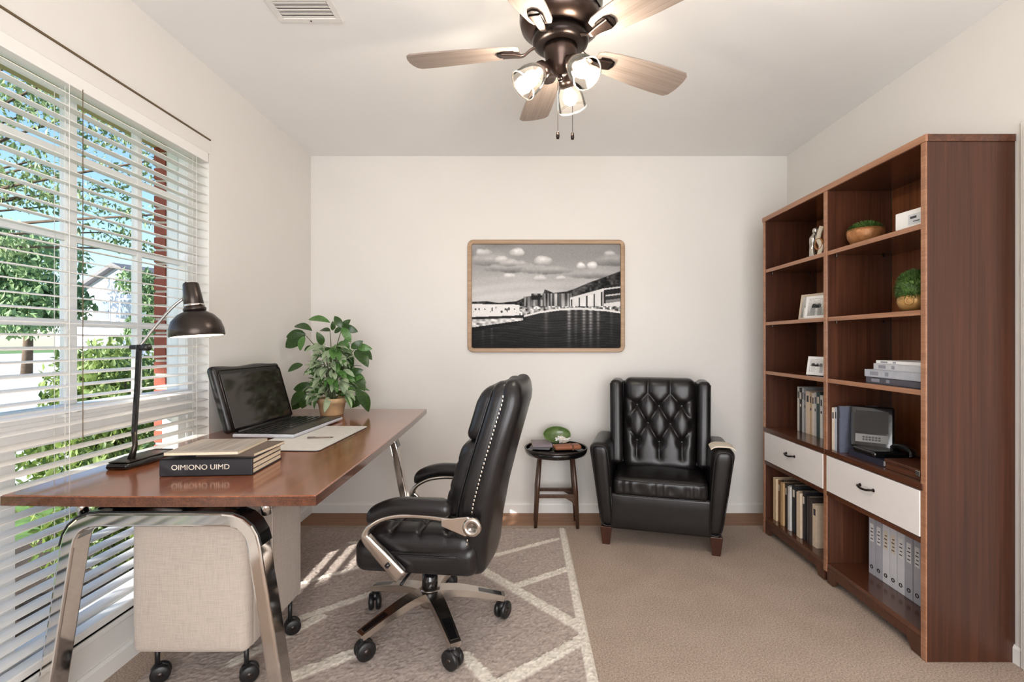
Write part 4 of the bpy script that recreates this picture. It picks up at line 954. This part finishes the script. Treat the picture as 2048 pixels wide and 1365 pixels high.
obj('box_body', MB().box(-.095, .11, -.105, .105, 0, .030), 'walnut_h', wbx, bevel=.002); obj('lid', MB().box(-.099, .114, -.109, .109, .031, .046), 'walnut', wbx, bevel=.003)
obj('clasp', MB().rbox(.003, .012, .012, .0025, 2, None, (-.100, -.085, .028)), 'silver', wbx)
# stack of lying books, right bay third shelf
z = 1.1155
for i, (nm, dim, c, dy) in enumerate((('dark grey embossed book, bottom of the lying stack in the bookcase', (.20, .36, .030), (84, 82, 90), 0), ('silver hardback, second from the bottom of the lying stack', (.21, .365, .036), (176, 178, 186), 0),
                                     ('pale grey book, third in the lying stack in the bookcase', (.19, .31, .030), (190, 190, 194), -.02), ('thin white book on top of the lying stack', (.18, .29, .014), (232, 230, 228), -.02))):
    b_ = book('book', nm, (1.79, 2.20 + dy, z), dim, colmat(c), (0, 0, 0), 'lying books on the third shelf', title_bands=2, bandcol=colmat((140, 140, 150))); z += dim[2] + .0004
# planters
def grassball(n, rx, ry, rz, cz, seed, ln=.016, hemi=True):
    g = np.random.default_rng(seed); mb = MB()
    for _ in range(n):
        d = g.normal(size=3); d /= np.linalg.norm(d)
        if hemi: d[2] = abs(d[2])
        p = Vector((d[0] * rx, d[1] * ry, cz + d[2] * rz)) * 1.0; dr = Vector(d) + Vector(g.normal(0, .35, 3)); dr.normalize()
        sd_ = dr.cross(Vector((0, 0, 1))); sd_ = sd_.normalized() * .0022 if sd_.length > .01 else Vector((.0022, 0, 0)); l_ = ln * g.uniform(.6, 1.3)
        b_ = p - dr * .008; mb.add([tuple(b_ - sd_), tuple(b_ + sd_), tuple(p + dr * l_ * .6 + sd_), tuple(p + dr * l_)], [(0, 1, 2, 3)])
    return mb
p1 = thing('grass_planter', 'round hammered copper bowl planter with low green moss on the top shelf', 'planter', (1.755, 2.475, 1.8105))
obj('bowl', MB().lathe([(.0, 0), (.045, 0), (.066, .018), (.080, .045), (.083, .07), (.080, .085), (.076, .085), (.076, .074), (0, .074)], 36, caps=False), 'hammered', p1, smooth=True)
f_ = obj('moss', grassball(1500, .074, .074, .045, .072, 41, .014), 'grass', p1); f_['kind'] = 'stuff'
obj('moss_core', MB().lathe([(.07, .072), (.066, .09), (.045, .106), (.0, .114)], 20, caps=False), 'grass', p1, smooth=True)
p2 = thing('topiary_planter', 'gold ceramic pot with a round green topiary ball on the second shelf', 'planter', (1.735, 2.135, 1.4505))
obj('pot', MB().lathe([(.0, 0), (.034, 0), (.056, .016), (.066, .042), (.064, .066), (.060, .074), (.056, .074), (.056, .06), (0, .06)], 32, caps=False), 'gold', p2, smooth=True)
obj('relief', MB().lathe([(.010, 0), (.012, .003), (.016, .003), (.018, 0)], 20, caps=False, mat=Matrix.Translation((-.055, -.036, .046)) @ Matrix.Rotation(R(-90), 4, 'Y') @ Matrix.Rotation(R(33), 4, 'X')), 'gold', p2, smooth=True)
f_ = obj('topiary_ball', grassball(2600, .072, .072, .075, .105, 42, .013, False), 'grass', p2); f_['kind'] = 'stuff'
obj('foliage_core', MB().lathe([(.0, .035), (.05, .05), (.068, .085), (.071, .105), (.066, .13), (.048, .157), (.0, .178)], 20, caps=False), 'grass', p2, smooth=True)
wbk = thing('white_block_sign', 'white boxed card standing on the top right shelf', 'card', (1.70, 2.10, 1.8105), R(6))
obj('block', MB().box(-.006, .012, -.085, .085, 0, .085), 'white', wbk, bevel=.002)
obj('card_print', MB().box(-.0066, -.006, -.05, .02, .02, .065), colmat((206, 208, 212)), wbk); obj('card_line', MB().box(-.0072, -.0066, -.035, -.005, .03, .034).box(-.0072, -.0066, -.02, .01, .045, .055), 'darkprint', wbk)
# photo frames
def photo_frame(label, x, y, z, w_, h_, rz, fmat, seed, tilt=-9):
    t_ = thing('photo_frame', label, 'photo frame', (x, y, z), group='photo frames in the bookcase', rot=(0, 0, rz))
    m = Matrix.Translation((0, 0, .003)) @ Matrix.Rotation(R(-tilt), 4, 'Y'); b_ = .016
    fr = MB().box(-.006, .006, -w_ / 2, w_ / 2, 0, b_, m).box(-.006, .006, -w_ / 2, w_ / 2, h_ - b_, h_, m).box(-.006, .006, -w_ / 2, -w_ / 2 + b_, b_, h_ - b_, m).box(-.006, .006, w_ / 2 - b_, w_ / 2, b_, h_ - b_, m)
    obj('frame', fr, fmat, t_, bevel=.001)
    nx, ny = 40, 30; u, v_ = np.meshgrid(np.linspace(0, 1, nx), np.linspace(0, 1, ny)); g = np.random.default_rng(seed)
    img = .62 + .25 * v_
    for _ in range(4):
        cx = g.uniform(.2, .8); r_ = g.uniform(.08, .13); img = np.where(((u - cx) / r_) ** 2 + ((v_ - .55) / .16) ** 2 < 1, .5 - g.uniform(0, .3), img); img = np.where((np.abs(u - cx) < r_ * 1.5) & (v_ < .45), g.uniform(.55, .95), img)
    img = np.clip(img + g.normal(0, .05, img.shape), .05, 1) ** 2.2
    vs = [tuple(m @ Vector((-.002, (.5 - a) * (w_ - 2 * b_), b_ + b * (h_ - 2 * b_)))) for a, b in zip(u.ravel(), v_.ravel())]
    I = np.arange(nx * ny).reshape(ny, nx); fs = np.stack([I[:-1, :-1], I[:-1, 1:], I[1:, 1:], I[1:, :-1]], -1).reshape(-1, 4)
    me = bpy.data.meshes.new('photo'); me.from_pydata(vs, [], fs.tolist()); at = me.color_attributes.new('Col', 'FLOAT_COLOR', 'POINT')
    at.data.foreach_set('color', np.stack([img, img * .98, img * .95, np.ones_like(img)], -1).reshape(-1).astype(np.float32))
    obj('photo', me, M_attr('photo_print', .4, .2), t_)
    obj('backing', MB().box(-.001, .005, -w_ / 2 + .004, w_ / 2 - .004, .004, h_ - .004, m), 'blackplastic', t_)
    obj('easel', MB().prism([(.006, .0 + h_ * .6), (.004 + h_ * .42, 0.0), (.004 + h_ * .36, 0.0), (.006, h_ * .5)], -.012, .012, 'y'), 'blackplastic', t_)
MT['beigeframe'] = M_plain('beige_frame', rgb(222, 204, 182), .45)
photo_frame('taller beige photo frame at the back of the left second shelf', 1.79, 3.02, 1.4505, .17, .165, R(14), 'beigeframe', 51)
photo_frame('white photo frame in front of the beige one on the left second shelf', 1.715, 2.825, 1.4505, .165, .135, R(16), 'white', 52)
photo_frame('small white photo frame alone on the left third shelf', 1.705, 2.815, 1.1155, .13, .11, R(14), 'white', 53)
# sculpture
sc_ = thing('silver_sculpture', 'abstract silver figure sculpture on the top left shelf', 'sculpture', (1.735, 2.86, 1.8105), R(15))
obj('base', MB().rbox(.03, .045, .008, .004, 2, None, (0, 0, .008)), 'silver', sc_, smooth=True)
fig = MB(); pth = smooth_path([(0, .02, .014), (0, .026, .06), (-.004, .02, .11), (0, .012, .145), (0, .004, .165)], 6)
fig.tube(pth, [interp(i, [0, 8, 14, 18, 24], [.024, .016, .022, .014, .006]) for i in range(len(pth))], 12)
fig.rbox(.016, .017, .020, .0155, 3, None, (0, .004, .168)); obj('figure', fig, 'silver', sc_, smooth=True)
obj('wing', MB().sweep(smooth_path([(0, -.02, .015), (0, -.035, .07), (0, -.015, .12), (0, -.04, .185)], 6), rectp(.030, .010, .004), (1, 0, 0)), 'ivory', sc_, smooth=True)
rg_ = [(0, -.018 + .026 * math.cos(q), .085 + .032 * math.sin(q)) for q in np.linspace(0, 2 * PI, 25)]
obj('ring', MB().tube(rg_, .006, 8), 'hammered', sc_, smooth=True)

# ================================================================== ON THE DESK
# --- desk lamp
dl = thing('desk_lamp', 'dark metal desk lamp with a dome shade standing by the blind', 'desk lamp', (-1.515, 1.90, DZ + .0005))
def lbase(x, y, z):
    k_ = (y + .13) / .26; return (x * (.75 + .35 * math.sin(k_ * PI)), y, z - (.012 * abs(k_ - .4) if z > 0 else 0))
obj('base', MB().rbox(.052, .125, .013, .011, (8, 14, 2), lbase, (0, 0, .013)), 'blackgloss', dl, smooth=True)
obj('base_plate', MB().rbox(.046, .115, .003, .0025, (4, 8, 1), lbase, (0, .002, .0275)), 'gunmetal', dl, smooth=True)
obj('lower_arm', MB().tube([(0, -.055, .022), (0, -.035, .075), (-.006, -.032, .125)], [.013, .009, .009], 12), 'gunmetal', dl, smooth=True)
obj('upper_arm', MB().sweep([(-.006, -.032, .12), (.0, -.025, .30), (.002, -.018, .465)], rectp(.017, .014, .003), (1, 0, 0)), 'blackgloss', dl)
obj('arm_joint', MB().tube([(-.03, -.018, .455), (.034, -.018, .455)], .009, 12).lathe([(.0, -.012), (.014, -.012), (.014, .012), (0, .012)], 16, caps=False, mat=Matrix.Translation((.03, -.018, .455)) @ Matrix.Rotation(PI / 2, 4, 'Y')), 'blackplastic', dl, smooth=True)
HX, HY, HZ = .150, .10, .50          # shade rim centre, relative to the base
obj('head_arm', MB().tube(smooth_path([(.002, -.018, .455), (.03, .02, .53), (.065, .07, .615), (.098, .09, .655)], 5), .0055, 8), 'steelrod', dl, smooth=True)
hm = Matrix.Translation((HX, HY, HZ)) @ Matrix.Rotation(R(-5), 4, 'Y')
sh = obj('shade', MB().lathe([(.098, 0), (.100, .003), (.098, .03), (.088, .062), (.066, .088), (.038, .104), (.030, .108), (.028, .104), (.062, .082), (.082, .058), (.092, .028), (.094, 0), (.098, 0)], 48, caps=False, mat=hm), 'gunmetal', dl, smooth=True)
obj('shade_liner', MB().lathe([(.0935, .0005), (.0915, .028), (.0815, .0575), (.0615, .0815), (.0, .100)], 40, caps=False, mat=hm), 'lampwhite', sh, smooth=True)
nm_ = Matrix.Translation((HX - .010, HY, HZ + .104)) @ Matrix.Rotation(R(-9), 4, 'Y')
obj('shade_neck', MB().lathe([(.0, 0), (.040, 0), (.042, .010), (.036, .018), (.033, .024), (.036, .030), (.034, .06), (.029, .112), (.026, .118), (0, .118)], 28, caps=False, mat=nm_), 'gunmetal', dl, smooth=True)
obj('collar_ring', MB().lathe([(.036, .019), (.0385, .021), (.0385, .027), (.036, .029)], 28, caps=False, mat=nm_), 'chrome', dl, smooth=True)
obj('bulb', MB().lathe([(.0, .02), (.018, .024), (.028, .040), (.026, .058), (.014, .075), (.0, .08)], 20, caps=False, mat=hm), 'lampbulb', dl, smooth=True)
obj('head_bracket', MB().sweep([(HX - .052, HY, HZ + .155), (HX - .05, HY, HZ + .19), (HX - .042, HY, HZ + .225)], rectp(.007, .022, .002), (0, 1, 0)).sweep([(HX - .054, HY, HZ + .157), (HX - .04, HY, HZ + .135), (HX - .02, HY, HZ + .115)], rectp(.007, .018, .002), (0, 1, 0)), 'blackplastic', dl)
# --- stack of books
DZ1 = DZ + .0006
BH = .060
b1_ = thing('book', 'thick black book with pale spine lettering at the bottom of the desk stack', 'book', (-1.142, 1.852, DZ1), R(4))
obj('cover', MB().box(-.158, .158, -.150, -.140, 0, BH).box(-.158, .158, -.150, .095, 0, .005).box(-.158, .158, -.150, .095, BH - .005, BH), colmat((34, 33, 38)), b1_, bevel=.002)
obj('page_block', MB().box(-.150, .154, -.140, .090, .005, BH - .005), 'pages', b1_)
obj('page_bands', MB().box(-.150, .1546, -.138, .0905, .018, .0215).box(-.150, .1546, -.138, .0905, .036, .041), colmat((74, 64, 58)), b1_)
fc = bpy.data.curves.new('spine_lettering', 'FONT'); fc.body = 'OIMIONO UIMD'; fc.size = .026; fc.extrude = .0004; fc.align_x = 'CENTER'; fc.align_y = 'CENTER'
to = bpy.data.objects.new('spine_lettering', fc); put(to, b1_, (-.018, -.1506, BH * .52), (R(90), 0, 0)); fc.materials.append(MT['ivory'])
bpy.context.view_layer.update()
lme = bpy.data.meshes.new_from_object(to.evaluated_get(bpy.context.evaluated_depsgraph_get())); COL.objects.unlink(to); bpy.data.objects.remove(to)
to = obj('spine_lettering', lme, 'ivory', b1_, loc=(-.018, -.1506, BH * .52), rot=(R(90), 0, 0)); to.scale = (1.05, 1, 1)
z = DZ1 + BH + .0004
book('book', 'cream paged book in the middle of the desk stack', (-1.085, 1.845, z), (.22, .21, .012), colmat((96, 80, 70)), (0, 0, R(90)), hard=False); z += .0124
mz = thing('magazine', 'brown and grey picture magazine on top of the desk stack', 'magazine', (-1.165, 1.835, z), R(5))
obj('page_block', MB().box(-.125, .125, -.125, .110, 0, .009), 'pages', mz); obj('cover', MB().box(-.126, .126, -.126, .111, .009, .0105), colmat((176, 162, 148), .35), mz)
MT['coverpic'] = M_wood('cover_picture', rgb(84, 64, 50), rgb(150, 136, 124), rgb(206, 200, 192), 'y', .35)
obj('cover_picture', MB().box(-.09, .11, -.10, .10, .0106, .0110), 'coverpic', mz)
# --- laptop
lp_ = thing('laptop', 'open laptop with a black padded leather lid facing the room', 'laptop', (-1.268, 2.625, DZ1 + .0044), R(-3))
LW = .555
obj('base', MB().rbox(.155, LW / 2, .009, .006, (6, 8, 1), None, (0.0, 0, .009)), colmat((196, 198, 206), .3), lp_, smooth=True)
obj('deck', MB().rbox(.150, LW / 2 - .006, .0012, .001, (4, 6, 1), None, (0.002, 0, .0188)), 'blackplastic', lp_)
obj('palm_rest', MB().box(.075, .150, -LW / 2 + .008, LW / 2 - .008, .0192, .0212), colmat((62, 54, 50), .3), lp_, bevel=.001)
key = MB().rbox(.0085, .0165, .002, .0015, 1).mesh('key'); key.materials.append(MT['blackgloss'])
for i in range(5):
    for j in range(14): obj('key', key, None, lp_, loc=(-.105 + i * .034 + .006, -.245 + j * .0375 + (.008 if i % 2 else 0), .0215))
tl = R(16)
lm = Matrix.Translation((-.150, 0, .020)) @ Matrix.Rotation(-tl, 4, 'Y')
ld = obj('padded_lid', MB().rbox(.024, LW / 2 + .008, .172, .022, (3, 14, 10), lambda x, y, z: (x - (.010 * (1 - (y / .29) ** 2) * (1 - (z / .17) ** 2) if x < 0 else 0), y, z + .004 * math.sin(y * 19)), (-.026, 0, .172), lm), 'leather', lp_, smooth=True)
obj('lid_piping', MB().tube([tuple(lm @ Vector((.0, y_, z_))) for y_, z_ in [(-LW / 2 + .01, .01), (-LW / 2 + .01, .30), (-LW / 2 + .03, .322), (LW / 2 - .03, .322), (LW / 2 - .01, .30), (LW / 2 - .01, .01)]], .0035, 6), 'gunmetal', ld, smooth=True)
MT['lscreen'] = M_plain('laptop_screen', rgb(40, 34, 31), 0.10, var=.1, scale=5)
obj('screen', MB().rbox(.002, LW / 2 - .022, .140, .0015, 1, None, (.0005, 0, .160), lm), 'lscreen', ld)
obj('hinge', MB().tube([(-.150, -LW / 2 + .04, .020), (-.150, LW / 2 - .04, .020)], .009, 10), 'blackplastic', lp_, smooth=True)
# --- desk pad and pen
dpd = thing('desk_pad', 'pale grey leather desk pad in front of the laptop', 'desk pad', (-1.055, 2.385, DZ1), R(-2))
def rpoly(hx, hy, r): return rectp(2 * hx, 2 * hy, r, 4)
obj('base', MB().prism(rpoly(.172, .300, .02), 0, .003, 'z'), 'blackplastic', dpd); obj('surface', MB().prism(rpoly(.170, .298, .02), .003, .0042, 'z'), colmat((212, 207, 201), .45), dpd)
pn = thing('pen', 'slim grey pen lying on the desk pad', 'pen', (-1.0, 2.345, DZ1 + .0078), rot=(0, 0, R(8)))
obj('barrel', MB().tube([(-.06, 0, 0), (.05, 0, 0)], .0034, 10), colmat((120, 104, 94), .3), pn, smooth=True); obj('tip', MB().tube([(.05, 0, 0), (.064, 0, 0)], [.0034, .0008], 10), 'gunmetal', pn, smooth=True); obj('clip', MB().box(-.058, -.022, -.001, .001, .0034, .0048), 'gunmetal', pn)
# --- potted plant
PX, PY = -1.255, 3.12
pl_ = thing('potted_plant', 'leafy green plant in a pale terracotta pot on the desk', 'potted plant', (PX, PY, DZ1))
obj('pot', MB().lathe([(.0, 0), (.068, 0), (.070, .004), (.084, .078), (.090, .080), (.093, .108), (.090, .112), (.085, .110), (.082, .095), (.0, .093)], 36, caps=False), 'pot', pl_, smooth=True)
obj('soil', MB().lathe([(.082, .094), (.06, .1), (0, .102)], 24, caps=False), 'soil', pl_, smooth=True)
def leaf_mesh(name, mat, wide=.40, n=8):
    mb = MB(); V = []; F = []
    for i in range(n + 1):
        t_ = i / n; w_ = wide * .5 * math.sin(PI * min(1, t_ ** .85)) ** .75 * (1 if t_ < .98 else .2) + .004; zc = .10 * math.sin(t_ * PI) - .10 * t_ * t_
        V += [(t_, -w_, zc + .06 * w_ / wide), (t_, 0, zc - .02), (t_, w_, zc + .06 * w_ / wide)]
    for i in range(n):
        for j in range(2): a = i * 3 + j; F.append((a, a + 3, a + 4, a + 1))
    mb.add(V, F); me = mb.mesh(name, True); me.materials.append(MT[mat]); return me
LM = [leaf_mesh('leaf', 'leaf_dark', .54), leaf_mesh('leaf', 'leaf_mid', .46), leaf_mesh('leaf', 'leaf_var', .36)]
def place_leaf(me, base, tip, twist=0.0, par=pl_, facing=Vector((.35, -1, .45))):
    base, tip = Vector(base), Vector(tip); x = (tip - base); L = x.length; x.normalize()
    zv = facing - x * facing.dot(x); zv.normalize(); zv = Matrix.Rotation(twist, 3, x) @ zv; yv = zv.cross(x)
    o = bpy.data.objects.new('leaf', me); COL.objects.link(o); o.parent = par
    m = Matrix((x, yv, zv)).transposed().to_4x4() @ Matrix.Diagonal((L, L, L, 1)); m.translation = base; o.matrix_local = m
def lc(px, py, dy=0.0):
    d = PY + dy; return Vector(((px - 1050) * d / 960 - PX, dy, 1.32 - (py - 682) * d / 960 - DZ1))
big = [(617, 639, 653, 641, 0), (589, 652, 618, 657, 0), (611, 667, 577, 672, 0), (611, 668, 575, 691, 0), (609, 672, 600, 697, 0), (684, 655, 671, 635, 0), (684, 655, 698, 641, 0), (686, 653, 711, 662, 0), (684, 654, 699, 680, 0), (684, 656, 670, 664, 0),
       (665, 661, 666, 645, 0), (661, 662, 642, 660, 0), (712, 692, 739, 697, 0), (714, 696, 740, 714, 0), (710, 700, 733, 727, 0), (702, 697, 722, 684, 0), (692, 705, 691, 681, 0), (606, 729, 579, 740, 0), (625, 692, 610, 700, 0),
       (700, 744, 722, 741, 0), (702, 746, 727, 762, 0), (705, 752, 727, 776, 0), (712, 780, 736, 816, 0), (723, 788, 704, 813, 0), (695, 785, 699, 803, 0), (612, 786, 583, 806, 0), (612, 786, 588, 815, 0), (612, 788, 605, 814, 0), (613, 788, 620, 808, 0), (628, 772, 592, 778, 0),
       (704, 712, 696, 740, 0), (645, 690, 636, 668, 0), (612, 790, 592, 790, 0)]
for i, (a, b, c, d, q) in enumerate(big):
    dy = random.uniform(-.10, .10); m_ = LM[0] if i % 4 else LM[1]
    A_ = lc(a, b, dy); B_ = lc(c, d, dy + random.uniform(-.03, .02)); place_leaf(m_, A_, A_ + (B_ - A_) * 1.18, random.uniform(-.5, .5))
for k in range(255):
    zz = random.uniform(0, 1) ** 1.15; r_ = (.135 - .06 * zz) * math.sqrt(random.uniform(.1, 1)); a = random.uniform(0, 2 * PI)
    hgt = .125 + zz * .33; bs = Vector((r_ * math.cos(a), r_ * math.sin(a), hgt)); ln = random.uniform(.06, .11)
    tp = bs + Vector((math.cos(a) * .7, math.sin(a) * .7, random.uniform(-.9, .5))).normalized() * ln
    place_leaf(LM[random.choice((1, 1, 2, 2, 2))], bs, tp, random.uniform(-.6, .6), facing=Vector((math.cos(a) * .6, math.sin(a) * .6 - .3, .8)))
for (px, py) in ((612, 671), (684, 656), (708, 700), (612, 785), (718, 784), (660, 662), (702, 746), (640, 690), (690, 720), (625, 740)):
    q = lc(px, py, random.uniform(-.05, .05)); mid = Vector((q.x * .35, q.y * .4, max(.14, q.z * .7)))
    obj('stem', MB().tube(smooth_path([(q.x * .1, q.y * .1, .095), tuple(mid), tuple(q)], 5), [.005 - .0003 * i for i in range(11)], 6), 'stem', pl_, smooth=True)
